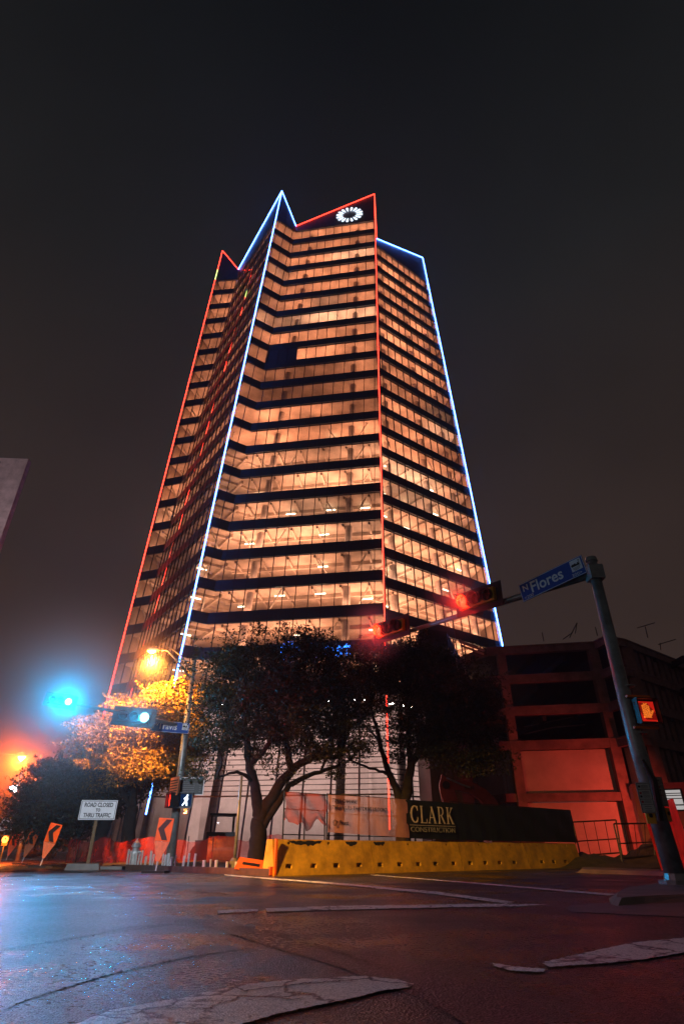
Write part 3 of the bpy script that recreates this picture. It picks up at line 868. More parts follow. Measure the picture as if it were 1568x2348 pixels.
# grey concrete office block at the picture's left edge
lb = thing('concrete_office_block', (0, 0, 0), 0, 'grey concrete block with one dark joint rising behind the blue signal light', 'building')
ZL = 29.6
cA = at(66, 1052, 40); cB = at(66, 1052, 40) + Vector((-3.1, -0.2, 0)); cC = cB + Vector((-8, -4.5, 0))
for (a, b) in ((cA, cB + Vector((0.12, 0.01, 0))), (cB - Vector((0.1, 0.05, 0)), cC)):
    b_ = MB()
    dd = (b - a).normalized(); nn2 = Vector((-dd.y, dd.x, 0)) if Vector((-dd.y, dd.x, 0)).y < 0 else Vector((dd.y, -dd.x, 0))
    zt = cA.z
    zlo = 0 if a is cA else 24.5
    b_.hexa([Vector((a.x, a.y, zlo)), Vector((b.x, b.y, zlo)), Vector((b.x, b.y, zlo)) - nn2 * 0.6, Vector((a.x, a.y, zlo)) - nn2 * 0.6],
            [Vector((a.x, a.y, zt)), Vector((b.x, b.y, zt)), Vector((b.x, b.y, zt)) - nn2 * 0.6, Vector((a.x, a.y, zt)) - nn2 * 0.6])
    b_.build('concrete_panel', M['concrete'], lb)
b_ = MB()
b_.hexa([(cC.x, cC.y + 1, 0), (cA.x - 0.1, cA.y + 0.7, 0), (cA.x - 11, cA.y + 14, 0), (cC.x - 8, cC.y + 16, 0)],
        [(cC.x, cC.y + 1, cA.z - 0.4), (cA.x - 0.1, cA.y + 0.7, cA.z - 0.4), (cA.x - 11, cA.y + 14, cA.z - 0.4), (cC.x - 8, cC.y + 16, cA.z - 0.4)])
b_.build('wall', M['black_wall'], lb)

# ================================================================== TREES
def leaf_mat(name, col, trans=0.25):
    m = bpy.data.materials.new(name); m.use_nodes = True
    t = m.node_tree; p = t.nodes['Principled BSDF']
    ge = t.nodes.new('ShaderNodeNewGeometry'); r = t.nodes.new('ShaderNodeValToRGB')
    r.color_ramp.elements[0].color = (*[c * 0.55 for c in col], 1); r.color_ramp.elements[1].color = (*[c * 1.6 for c in col], 1)
    t.links.new(ge.outputs['Random Per Island'], r.inputs[0])
    t.links.new(r.outputs[0], p.inputs['Base Color'])
    p.inputs['Roughness'].default_value = 0.45
    p.inputs['Specular IOR Level'].default_value = 0.3
    return m
M['leaf'] = leaf_mat('oak_leaf', (0.036, 0.042, 0.018))
M['leaf_lit'] = leaf_mat('lamplit_oak_leaf', (0.24, 0.15, 0.025))  # the street lamp's yellow light is put into this leaf colour

def crown_mesh(name, blobs, n_leaf, size, m_, parent, seed):
    """blobs: (centre, radii) ; leaves sit on many small clumps spread through each blob"""
    rg = np.random.default_rng(seed)
    C_, rad = [], []
    vol = np.array([b[1][0] * b[1][1] * b[1][2] for b in blobs]) ** 0.8
    w_ = vol / vol.sum()
    ncl = 330
    idx = rg.choice(len(blobs), ncl, p=w_)
    cc = []
    for i in idx:
        v = rg.normal(size=3); v /= np.linalg.norm(v)
        rr_ = rg.uniform(0.25, 1.02) ** 0.55
        c = np.array(blobs[i][0]) + v * rr_ * np.array(blobs[i][1])
        cc.append(c)
    cc = np.array(cc)
    cc += rg.normal(size=cc.shape) * np.where(rg.uniform(size=(ncl, 1)) < 0.3, 0.45, 0.08)
    clr = rg.uniform(0.35, 0.85, ncl)
    ci = rg.integers(0, ncl, n_leaf)
    v = rg.normal(size=(n_leaf, 3)); v /= np.linalg.norm(v, axis=1)[:, None]
    rr_ = rg.uniform(0, 1, n_leaf) ** 0.45
    pos = cc[ci] + v * (rr_ * clr[ci])[:, None] * np.array([1.25, 1.25, 0.62])
    # twigs: a share of leaves strung along short shoots poking out
    ns = n_leaf // 5
    sh = rg.integers(0, 420, ns); shd = rg.normal(size=(420, 3)); shd /= np.linalg.norm(shd, axis=1)[:, None]
    shd[:, 2] = np.abs(shd[:, 2]) * 0.6 - 0.15
    sc = rg.integers(0, ncl, 420)
    tt = rg.uniform(0.4, 2.6, ns)
    pos[:ns] = cc[sc[sh]] + shd[sh] * (tt * clr[sc[sh]])[:, None] * 1.0 + rg.normal(size=(ns, 3)) * 0.05
    a = rg.normal(size=(n_leaf, 3)); a /= np.linalg.norm(a, axis=1)[:, None]
    b = np.cross(a, rg.normal(size=(n_leaf, 3))); b /= np.linalg.norm(b, axis=1)[:, None]
    L = size * rg.uniform(0.6, 1.4, n_leaf)[:, None]
    q = np.stack([pos - a * L, pos - b * L * 0.42, pos + a * L, pos + b * L * 0.42], axis=1).reshape(-1, 3)
    me = bpy.data.meshes.new(name)
    me.vertices.add(n_leaf * 4); me.vertices.foreach_set('co', q.astype(np.float32).ravel())
    me.loops.add(n_leaf * 4); me.loops.foreach_set('vertex_index', np.arange(n_leaf * 4, dtype=np.int32))
    me.polygons.add(n_leaf); me.polygons.foreach_set('loop_start', np.arange(0, n_leaf * 4, 4, dtype=np.int32))
    me.update(calc_edges=True); me.validate()
    me.materials.append(m_)
    o = bpy.data.objects.new(name, me); COL.objects.link(o); o.parent = parent
    return o, cc

def smooth_path(pts, n=5, wob=0.0):
    pts = [Vector(p) for p in pts]; out = []
    for i in range(len(pts) - 1):
        p0 = pts[max(0, i - 1)]; p1 = pts[i]; p2 = pts[i + 1]; p3 = pts[min(len(pts) - 1, i + 2)]
        for k in range(n):
            t_ = k / n
            q = 0.5 * ((2 * p1) + (p2 - p0) * t_ + (2 * p0 - 5 * p1 + 4 * p2 - p3) * t_ ** 2 + (3 * p1 - p0 - 3 * p2 + p3) * t_ ** 3)
            if wob: q = q + Vector((rnd.uniform(-wob, wob), rnd.uniform(-wob, wob), rnd.uniform(-wob, wob)))
            out.append(q)
    out.append(pts[-1]); return out

def oak(label, Y, limbs, blobs, n_leaf, seed, size=0.075, m_=None, group='live oaks round the tower'):
    """limbs: pixel polylines with start/end radius, blobs: (u, v, ru, rv, dy) in pixels at depth Y+dy"""
    base = gnd(limbs[0][0][0][0], 1975, 0)
    bx = at(limbs[0][0][0][0], limbs[0][0][0][1], Y)
    root = thing('oak_tree', (bx.x, Y, 0), 0, label, 'tree', group)
    inv = Vector((bx.x, Y, 0))
    tm = MB()
    for pts, r0, r1, dys in limbs:
        w3 = []
        for (u, v), dy in zip(pts, dys):
            w3.append(at(u, v, Y + dy) - inv)
        sp_ = smooth_path(w3, 5, 0.035)
        rs = [r0 + (r1 - r0) * (i / (len(sp_) - 1)) * 1.0 for i in range(len(sp_))]
        if pts is limbs[0][0]:
            rs[0] *= 1.5; rs[1] *= 1.2
        tm.tube(sp_, rs, 9)
    bl = []
    for (u, v, ru, rv, dy) in blobs:
        c = at(u, v, Y + dy) - inv
        pxm = FPX / proj(at(u, v, Y + dy))[2]
        bl.append((tuple(c), (ru / pxm, ru / pxm * 0.9, rv / pxm)))
    co_, cc = crown_mesh('crown', bl, n_leaf, size, m_ or M['leaf'], root, seed)
    # twiggy branches that reach the clumps
    ends = []
    for pts, r0, r1, dys in limbs:
        for k in (len(pts) - 1, len(pts) - 2):
            ends.append(at(*pts[k], Y + dys[k]) - inv)
    rr2 = random.Random(seed)
    for k in range(0, len(cc), 3):
        c = Vector(cc[k]); e_ = min(ends, key=lambda q: (q - c).length)
        mid = e_.lerp(c, 0.5) + Vector((rr2.uniform(-.3, .3), rr2.uniform(-.3, .3), rr2.uniform(0, .5)))
        tm.tube(smooth_path([e_, mid, c], 3, 0.04), [0.06, 0.05, 0.045, 0.035, 0.03, 0.02, 0.012], 4, cap=False)
    tm.build('trunk', M['bark'], root, smooth=True)
    return root
# centre-left oak, trunk left of the barrier
oak('big dark oak with a forked leaning trunk standing left of the yellow barrier', 23.0,
    [([(590, 1990), (592, 1930), (594, 1880)], 0.34, 0.27, (0, 0, 0)),
     ([(594, 1885), (590, 1830), (574, 1760), (566, 1690), (560, 1620)], 0.24, 0.08, (0, 0, 0, -0.5, -1)),
     ([(594, 1885), (622, 1830), (668, 1768), (715, 1738), (775, 1736)], 0.25, 0.07, (0, 0, 0.3, 0.6, 1)),
     ([(600, 1900), (640, 1835), (672, 1795), (735, 1770), (780, 1752)], 0.15, 0.05, (0, 0, 0.5, 1.0, 1.5)),
     ([(668, 1768), (660, 1690), (690, 1610)], 0.15, 0.05, (0.3, 0.6, 1)),
     ([(580, 1790), (545, 1772), (500, 1785)], 0.08, 0.03, (0, -0.4, -0.8)),
     ([(574, 1755), (620, 1700), (640, 1620)], 0.12, 0.04, (0, -0.6, -1))],
    [(560, 1560, 105, 75, 0), (690, 1545, 110, 70, 1), (640, 1640, 130, 65, -0.5), (500, 1640, 60, 62, -0.5), (745, 1620, 90, 75, 1),
     (480, 1730, 42, 45, -0.5), (470, 1800, 30, 30, -0.5), (700, 1700, 70, 35, 0.5), (710, 1490, 55, 28, 1), (600, 1510, 60, 30, 0.5), (560, 1700, 50, 40, 0),
     (770, 1740, 30, 30, 1)], 85000, 11, 0.057)
# centre-right oak behind the banners
oak('dark spreading oak rising behind the pink banner in front of the lobby', 27.0,
    [([(925, 1975), (925, 1900), (922, 1850)], 0.34, 0.27, (0, 0, 0)),
     ([(922, 1855), (908, 1805), (888, 1760), (870, 1700), (850, 1620)], 0.20, 0.06, (0, 0, 0, 0, 0)),
     ([(922, 1855), (935, 1800), (945, 1750), (985, 1690), (1030, 1620)], 0.27, 0.07, (0, 0, 0, 0.5, 1)),
     ([(942, 1760), (935, 1690), (940, 1600)], 0.14, 0.05, (0, -0.3, -0.5)),
     ([(985, 1700), (1060, 1690), (1110, 1680)], 0.10, 0.04, (0.5, 1, 1.5)),
     ([(895, 1775), (860, 1765), (800, 1742)], 0.08, 0.03, (0, -0.3, -0.5))],
    [(860, 1545, 90, 62, 0), (960, 1560, 100, 62, 0.5), (1050, 1590, 90, 70, 1), (1000, 1660, 100, 62, 1), (870, 1630, 75, 55, -0.5), (1095, 1660, 52, 52, 1.5),
     (800, 1690, 55, 40, -0.5), (940, 1710, 70, 30, 0), (1060, 1730, 60, 32, 1), (1110, 1600, 38, 50, 1), (905, 1500, 50, 25, 0), (1090, 1755, 42, 18, 1),
     (990, 1510, 60, 22, 1), (800, 1560, 60, 60, 1)], 90000, 12, 0.062)
# left oaks
oak('oak with yellow lit foliage behind the green traffic signal', 31.0,
    [([(292, 1972), (296, 1900), (304, 1850)], 0.36, 0.26, (0, 0, 0)),
     ([(304, 1850), (312, 1800), (340, 1740), (380, 1660)], 0.22, 0.07, (0, 0, 0, 0)),
     ([(304, 1852), (270, 1790), (240, 1740)], 0.16, 0.05, (0, 0, 0)),
     ([(308, 1820), (300, 1740), (300, 1680)], 0.16, 0.05, (0, -0.5, -0.8))],
    [(400, 1610, 62, 42, -2), (345, 1640, 70, 40, -1.5), (300, 1690, 85, 38, -1), (235, 1690, 45, 38, -1), (400, 1680, 60, 48, -1), (312, 1745, 58, 28, -2.5), (425, 1740, 40, 38, 0),
     (240, 1735, 42, 30, 0), (440, 1630, 40, 40, -1), (300, 1765, 50, 18, -2), (370, 1780, 40, 30, 1)], 85000, 13, 0.070, M['leaf_lit'])
oak('dark oak with a split trunk behind the road closed sign', 34.0,
    [([(225, 1968), (232, 1915), (250, 1870)], 0.42, 0.30, (0, 0, 0)),
     ([(250, 1870), (272, 1845), (300, 1830), (330, 1790)], 0.2, 0.06, (0, 0, 0, 0)),
     ([(250, 1872), (240, 1820), (220, 1780)], 0.2, 0.06, (0, 0, 0)),
     ([(240, 1890), (215, 1870), (180, 1845)], 0.13, 0.05, (0, 0, 0))],
    [(200, 1790, 80, 50, 0), (120, 1810, 70, 48, 1), (270, 1800, 60, 40, 0), (190, 1850, 85, 40, 1), (100, 1870, 60, 40, 2), (130, 1905, 60, 25, 2), (230, 1740, 40, 30, 0)], 70000, 14, 0.085)
oak('far oak lit red at the street end beyond the arrow signs', 52.0,
    [([(75, 1962), (80, 1900), (86, 1860)], 0.5, 0.35, (0, 0, 0)),
     ([(86, 1862), (110, 1830), (130, 1800)], 0.25, 0.08, (0, 0, 0)),
     ([(86, 1862), (60, 1840), (40, 1820)], 0.25, 0.08, (0, 0, 0))],
    [(60, 1845, 60, 45, 0), (130, 1840, 60, 50, 0), (20, 1890, 50, 38, 1), (110, 1790, 45, 25, 0), (150, 1890, 70, 45, 2), (60, 1915, 60, 22, 2)], 26000, 15, 0.18)

# ================================================================== BARRIER
bL, bR = gnd(627, 2009), gnd(1336, 1989)
bd = (bR - bL); bd.z = 0; BL = bd.length; bd.normalize(); bn = Vector((bd.y, -bd.x, 0))
BH = 0.875
bang = math.atan2(bd.y, bd.x)
def sAt(u, z=0.2):
    p = onplane(u, 1970, bL, bn); return (p - bL).dot(bd)
slots = [sAt(u) for u in (665, 721, 773, 825, 873, 918, 960, 1000, 1041, 1079, 1113, 1146, 1180, 1212, 1243, 1270, 1297, 1322)]
tops = [sAt(u) for u in (668, 760, 856, 944, 1033, 1108, 1178, 1242, 1310)]
cuts = [0, sAt(858) , sAt(1060), sAt(1212), BL]
patches = {0: [(0.55, 1.75), (2.65, 3.15)], 1: [(0.1, 0.6)]}
glabel = ['first yellow barrier block, brightest, with a long dark paint patch along its top', 'second yellow barrier block below the dark company sign, one dark blotch on top',
          'third yellow barrier block, dimmer and streaked red, under the plain dark screen', 'last yellow barrier block at the far end beside the wire fence panels']
def frontY(z): return -0.30 + 0.16 * (z / BH)     # local y of the leaning front face
for si in range(4):
    s0, s1 = cuts[si] + 0.012, cuts[si + 1] - 0.012
    o3 = bL + bd * s0
    root = thing('concrete_barrier', (o3.x, o3.y, 0), bang, glabel[si], 'barrier', 'yellow barrier blocks in a row')
    Ls = s1 - s0
    fb = MB()
    holes = [(s - s0 - 0.11, s - s0 + 0.11, 0.17, 0.28) for s in slots if s0 < s - .12 and s + .12 < s1]
    holes += [(s - s0 - 0.05, s - s0 + 0.05, BH - 0.12, BH - 0.06) for s in tops if s0 < s - .12 and s + .12 < s1]
    xs = sorted({0, Ls} | {h[0] for h in holes} | {h[1] for h in holes}); zs = sorted({0, BH} | {h[2] for h in holes} | {h[3] for h in holes} | {0.08, 0.5})
    yo = 0.30
    for i in range(len(xs) - 1):
        for j in range(len(zs) - 1):
            xm, zm = (xs[i] + xs[i + 1]) / 2, (zs[j] + zs[j + 1]) / 2
            h_ = [h for h in holes if h[0] < xm < h[1] and h[2] < zm < h[3]]
            if h_: continue
            fb.poly([(xs[i], yo + frontY(zs[j]), zs[j]), (xs[i + 1], yo + frontY(zs[j]), zs[j]), (xs[i + 1], yo + frontY(zs[j + 1]), zs[j + 1]), (xs[i], yo + frontY(zs[j + 1]), zs[j + 1])])
    rcs = []
    for (x0, x1, z0, z1) in holes:
        rc = MB(); rcs.append(rc)
        y0, y1, dp = yo + frontY(z0), yo + frontY(z1), 0.16
        F = [(x0, y0, z0), (x1, y0, z0), (x1, y1, z1), (x0, y1, z1)]; B_ = [(x, y + dp, z) for x, y, z in F]
        for k in range(4):
            j = (k + 1) % 4; rc.poly([F[k], F[j], B_[j], B_[k]])
        rc.poly(B_)
    yb = yo + 0.30
    top_in = yo + 0.14
    fb.poly([(0, yo + frontY(BH), BH), (Ls, yo + frontY(BH), BH), (Ls, top_in, BH), (0, top_in, BH)])
    fb.poly([(0, top_in, BH), (Ls, top_in, BH), (Ls, yb, 0), (0, yb, 0)])
    fb.poly([(0, yo + frontY(0), 0), (0, yo + frontY(BH), BH), (0, top_in, BH), (0, yb, 0)])
    fb.poly([(Ls, yo + frontY(0), 0), (Ls, yb, 0), (Ls, top_in, BH), (Ls, yo + frontY(BH), BH)])
    body = fb.build('body', M['yellow'], root)
    for rc_ in rcs: rc_.build('slot', M['yellow'], body)
    if si == 0:
        ep = MB(); ep.box((0.05, yo - 0.27, 0.45), (0.07, 0.07, 0.86)); ep.box((-0.02, yo - 0.20, 0.12), (0.16, 0.10, 0.20)); ep.build('end_plate', M['orange'], root)
    for (pa, pb) in patches.get(si, []):
        pm = MB(); n = 14; tp, bt = [], []
        for k in range(n + 1):
            x = pa + (pb - pa) * k / n
            ed = math.sin(math.pi * k / n) ** 0.5
            tp.append((x, BH - 0.035 + rnd.uniform(-.012, .012))); bt.append((x, BH - 0.04 - (0.10 + rnd.uniform(-.03, .04)) * ed))
        for k in range(n):
            q = [bt[k], bt[k + 1], tp[k + 1], tp[k]]
            pm.poly([(x, yo + frontY(z) - 0.003, z) for x, z in q])
        pm.build('dark_paint_patch', M['grime'], root)

# ------------------------------------------------------------------ banners on the barrier fence
def wall_pt(s, z, off_=0.12):
    p = bL + bd * s - bn * off_
    return Vector((p.x, p.y, z))
def bs(u, v):            # pixel -> (s, z) on the banner plane
    p = onplane(u, v, bL - bn * 0.12, bn); return (p - bL).dot(bd), p.z
def banner_fence(label, q, m_, seed=0, alpha=None, ragged=False, txt=None, frame=True):
    (sa, za0), (sb, zb0), (sb1, zb1), (sa1, za1) = [bs(*x) for x in q]   # BL BR TR TL
    o3 = wall_pt(sa, 0)
    root = thing('banner_screen', (o3.x, o3.y, 0), bang, label, 'banner')
    L = max(sb, sb1) - sa
    cl = MB(); n, mrows = 26, 10
    rr2 = random.Random(seed)
    def pt(f_, g_):
        z = (za0 + (zb0 - za0) * f_) * (1 - g_) + (za1 + (zb1 - za1) * f_) * g_
        x = L * f_
        y = 0.012 * math.sin(x * 7 + g_ * 3) + 0.014 * math.sin(g_ * 9 + x * 3)
        if ragged:
            z_low = z
            if g_ < 0.5:
                z += (0.5 - g_) * 2 * (0.10 * math.sin(f_ * 9) + 0.16 * max(0, math.sin(f_ * 17 + 1)))
            y += 0.05 * math.sin(f_ * 12 + g_ * 8)
        return (x, y, z)
    for i in range(n):
        for j in range(mrows):
            cl.poly([pt(i / n, j / mrows), pt((i + 1) / n, j / mrows), pt((i + 1) / n, (j + 1) / mrows), pt(i / n, (j + 1) / mrows)])
    cl.build('banner_cloth', m_, root, smooth=True)
    fr = MB()
    zmid = 1.15
    ztop = max(za1, zb1)
    for x in (0.0, L * 0.5, L):
        fr.tube([(x, 0.06, BH - 0.02), (x, 0.06, ztop + 0.02)], 0.022, 6)
    for zz in (BH + 0.12, (za0 + za1) / 2, ztop):
        fr.tube([(0, 0.06, zz), (L, 0.06, zz)], 0.016, 6)
    fr.build('fence_frame', M['black'], root)
    if txt: txt(root, L, za0, za1)
    return root

def cloth_mat(name, col, alpha, rough=0.7):
    m = bpy.data.materials.new(name); m.use_nodes = True
    t = m.node_tree; p = t.nodes['Principled BSDF']; o = t.nodes['Material Output']
    p.inputs['Base Color'].default_value = (*col, 1); p.inputs['Roughness'].default_value = rough
    tl = t.nodes.new('ShaderNodeBsdfTransparent'); mx = t.nodes.new('ShaderNodeMixShader')
    tcn = t.nodes.new('ShaderNodeTexCoord'); n = t.nodes.new('ShaderNodeTexNoise'); n.inputs['Scale'].default_value = 2.0; n.inputs['Detail'].default_value = 5
    mr = t.nodes.new('ShaderNodeMapRange'); mr.inputs['From Min'].default_value = 0.3; mr.inputs['From Max'].default_value = 0.7
    mr.inputs['To Min'].default_value = max(0, alpha - 0.12); mr.inputs['To Max'].default_value = min(1, alpha + 0.12)
    t.links.new(tcn.outputs['Object'], n.inputs['Vector']); t.links.new(n.outputs[0], mr.inputs[0]); t.links.new(mr.outputs[0], mx.inputs[0])
    t.links.new(tl.outputs[0], mx.inputs[1]); t.links.new(p.outputs[0], mx.inputs[2]); t.links.new(mx.outputs[0], o.inputs['Surface'])
    return m
M['cloth_red'] = cloth_mat('dusky_red_mesh_cloth', (0.42, 0.07, 0.08), 0.72)
M['cloth_pink'] = cloth_mat('pale_pink_mesh_cloth', (0.80, 0.36, 0.40), 0.62)
M['cloth_dark'] = mat('dark_banner_vinyl', (0.010, 0.016, 0.024), 0.5, var=0.3)
M['net'] = cloth_mat('orange_safety_net', (0.62, 0.035, 0.018), 0.50)
def t_pink(root, L, z0, z1):
    h = z1 - z0
    b_ = MB()
    text_into(b_, 'TIMES CHANGE', h * 0.15, face_M(L * 0.035, -0.035, z1 - h * 0.20), M['signblack'], sx=0.95)
    text_into(b_, "THE VALUES THAT DRIVE US DON'T", h * 0.15, face_M(L * 0.035, -0.035, z1 - h * 0.385), M['signblack'], sx=0.95)
    b_.build('lettering', None, root)
    b_ = MB()
    text_into(b_, 'Frost', h * 0.17, face_M(L * 0.12, -0.035, z0 + h * 0.20), M['signblack'])
    for k in range(12):
        an = 2 * math.pi * k / 12; c, s = math.cos(an), math.sin(an); r0, r1 = h * 0.04, h * 0.085
        b_.hexa([(L * 0.07 + c * r0 - s * 0.004, -0.035, z0 + h * 0.25 + s * r0 + c * 0.004), (L * 0.07 + c * r1 - s * 0.012, -0.035, z0 + h * 0.25 + s * r1 + c * 0.012), (L * 0.07 + c * r1 + s * 0.012, -0.035, z0 + h * 0.25 + s * r1 - c * 0.012), (L * 0.07 + c * r0 + s * 0.004, -0.035, z0 + h * 0.25 + s * r0 - c * 0.004)],
                [(L * 0.07 + c * r0 - s * 0.004, -0.031, z0 + h * 0.25 + s * r0 + c * 0.004), (L * 0.07 + c * r1 - s * 0.012, -0.031, z0 + h * 0.25 + s * r1 + c * 0.012), (L * 0.07 + c * r1 + s * 0.012, -0.031, z0 + h * 0.25 + s * r1 - c * 0.012), (L * 0.07 + c * r0 + s * 0.004, -0.031, z0 + h * 0.25 + s * r0 - c * 0.004)], M['signblack'])
    b_.build('petal_logo', None, root)
def serif_word(b_, glyphs, x, z, h, y, m_, adv=0.98):
    """roman capitals from slabs: each glyph a list of strokes (x0,z0,x1,z1,w) in em units"""
    for gname in glyphs:
        st, wdt = SERIF[gname]
        for (x0, z0, x1, z1, w) in st:
            a = Vector((x + x0 * h, 0, z + z0 * h)); c = Vector((x + x1 * h, 0, z + z1 * h))
            d = (c - a)
            if d.length < 1e-6: continue
            n_ = Vector((-d.z, 0, d.x)).normalized() * (w * h / 2)
            q = [a - n_, c - n_, c + n_, a + n_]
            b_.hexa([(p.x, y, p.z) for p in q], [(p.x, y + 0.004, p.z) for p in q], m_)
        x += wdt * h * adv
    return x
def arc(cx, cz, rx, rz, a0, a1, n, w0, w1):
    out = []
    for i in range(n):
        t0, t1 = a0 + (a1 - a0) * i / n, a0 + (a1 - a0) * (i + 1) / n
        ww = w0 + (w1 - w0) * abs(math.cos((t0 + t1) / 2))
        out.append((cx + rx * math.cos(t0), cz + rz * math.sin(t0), cx + rx * math.cos(t1), cz + rz * math.sin(t1), ww))
    return out
SERIF = {
    'C': (arc(0.42, 0.5, 0.34, 0.47, R(50), R(310), 18, 0.05, 0.15) + [(0.66, 0.98, 0.66, 0.70, 0.04), (0.66, 0.30, 0.66, 0.14, 0.03)], 0.80),
    'L': ([(0.16, 0.02, 0.16, 0.98, 0.13), (0.03, 0.98, 0.30, 0.98, 0.04), (0.03, 0.02, 0.62, 0.02, 0.05), (0.62, 0.0, 0.62, 0.26, 0.04)], 0.68),
    'A': ([(0.10, 0.02, 0.40, 0.98, 0.05), (0.38, 0.98, 0.68, 0.02, 0.14), (0.2, 0.34, 0.55, 0.34, 0.045), (0.0, 0.02, 0.22, 0.02, 0.04), (0.55, 0.02, 0.82, 0.02, 0.04)], 0.84),
    'R': ([(0.16, 0.02, 0.16, 0.98, 0.13), (0.03, 0.98, 0.36, 0.98, 0.045), (0.03, 0.02, 0.30, 0.02, 0.04), (0.2, 0.50, 0.38, 0.50, 0.045)] + arc(0.36, 0.74, 0.20, 0.235, R(-90), R(90), 10, 0.045, 0.12) + [(0.36, 0.5, 0.66, 0.02, 0.12), (0.60, 0.02, 0.76, 0.02, 0.04)], 0.78),
    'K': ([(0.16, 0.02, 0.16, 0.98, 0.13), (0.03, 0.98, 0.30, 0.98, 0.04), (0.03, 0.02, 0.30, 0.02, 0.04), (0.22, 0.42, 0.58, 0.96, 0.05), (0.32, 0.56, 0.64, 0.02, 0.13), (0.48, 0.98, 0.72, 0.98, 0.04), (0.54, 0.02, 0.78, 0.02, 0.04)], 0.78)}
def t_clark(root, L, z0, z1):
    h = z1 - z0
    b_ = MB()
    M['banner_letter'] = mat('pale_banner_lettering', (0.62, 0.55, 0.52), 0.6)
    M['banner_letter_dim'] = mat('grey_banner_lettering', (0.26, 0.26, 0.27), 0.6)
    ch = h * 0.40
    tot = sum(SERIF[g_][1] for g_ in 'CLARK') * ch * 0.98
    k = (L * 0.88) / tot
    ch2 = min(ch * k, h * 0.46)
    serif_word(b_, 'CLARK', L * 0.06, z0 + h * 0.40, ch2, -0.05, M['banner_letter'], adv=(L * 0.9) / (sum(SERIF[g_][1] for g_ in 'CLARK') * ch2))
    b_.box((L * 0.5, -0.048, z0 + h * 0.34), (L * 0.92, 0.004, h * 0.012), None, M['banner_letter'])
    text_into(b_, 'CONSTRUCTION', h * 0.185, face_M(L * 0.05, -0.048, z0 + h * 0.17), M['banner_letter_dim'], sx=1.0 * (L * 0.92) / (h * 0.185 * 8.0))
    b_.build('lettering', None, root)
banner_fence('torn dusky red mesh banner on the fence above the bright barrier end', [(652, 1894), (746, 1899), (748, 1823), (650, 1815)], M['cloth_red'], 1, ragged=True)
banner_fence('pale pink banner with two lines of dark capitals', [(752, 1908), (932, 1921), (933, 1833), (754, 1822)], M['cloth_pink'], 2, txt=t_pink)
banner_fence('black banner with large pale roman capitals and a thin rule', [(934, 1922), (1040, 1926), (1041, 1842), (935, 1834)], M['cloth_dark'], 3, txt=t_clark)
banner_fence('plain black screen filling the fence right of the lettered banner', [(1042, 1926), (1312, 1932), (1308, 1858), (1043, 1842)], M['cloth_dark'], 4)

# ================================================================== SIGNAL MASTS
def taper_pole(mb, pts, r0, r1, n=16):
    mb.tube(pts, [r0 + (r1 - r0) * i / (len(pts) - 1) for i in range(len(pts))], n)
# right mast
PX, PY = 5.92, 12.0
rm = thing('signal_mast', (PX, PY, 0.08), 0, 'thick grey steel mast on the kerb corner with a long arm over the road', 'signal mast', 'traffic signal masts')
topw = at(1352, 1283, 12.05)
b_ = MB(); b_.tube([(0, 0, 0.0), (0, 0, 0.06)], [0.30, 0.30], 12); b_.tube([(0, 0, 0.06), (0, 0, 0.16)], [0.21, 0.19], 12); b_.build('base_plate', M['galv'], rm)
b_ = MB(); taper_pole(b_, [(0, 0, 0.06), (topw.x - PX - 0.02, 0, 2.4), (topw.x - PX, 0, topw.z - 0.13)], 0.175, 0.115, 24); b_.build('pole', M['galv'], rm, smooth=True)
b_ = MB(); b_.tube([(topw.x - PX, 0, topw.z - 0.16), (topw.x - PX, 0, topw.z - 0.06)], [0.135, 0.12], 16); b_.build('cap', M['galv'], rm)
sx_, sy_ = topw.x - PX, 0
az = topw.z - 0.13 - 0.33
tip = at(880, 1462, 17.2)
tl_ = Vector((tip.x - PX, tip.y - PY, tip.z - 0.13))
b_ = MB(); b_.tube([(sx_, 0, az), Vector((sx_, 0, az)).lerp(tl_, 0.5), tl_], [0.10, 0.075, 0.05], 14); b_.build('mast_arm', M['galv'], rm, smooth=True)
b_ = MB(); b_.box((sx_, 0, az), (0.32, 0.32, 0.34)); b_.build('arm_clamp', M['galv'], rm)
for zz in (3.42, 3.18, 2.75, 2.5):
    b_ = MB(); b_.tube([(-0.03 * zz / 5, 0, zz), (-0.03 * zz / 5, 0, zz + 0.025)], [0.163, 0.163], 20); b_.build('steel_band', M['galv'], rm)
armA = Vector((PX + sx_, PY, az + 0.13)); armB = tip
def arm_at(u):
    # point on the arm whose projection has this u
    lo, hi = 0.0, 1.0
    for _ in range(40):
        m_ = (lo + hi) / 2
        if proj(armA.lerp(armB, m_))[0] > u: lo = m_
        else: hi = m_
    return armA.lerp(armB, lo)
ad = (armA - armB); adh = Vector((ad.x, ad.y, 0)).normalized(); ayaw = math.atan2(adh.y, adh.x); atilt = math.atan2(ad.z, Vector((ad.x, ad.y)).length)
M['lamp_red'] = emitter('red_lens_light', (1.0, 0.014, 0.004), 14)
M['lamp_redrim'] = emitter('red_lens_glow', (1.0, 0.35, 0.05), 6)
M['lamp_green'] = emitter('green_lens_light', (0.30, 0.85, 1.0), 14)
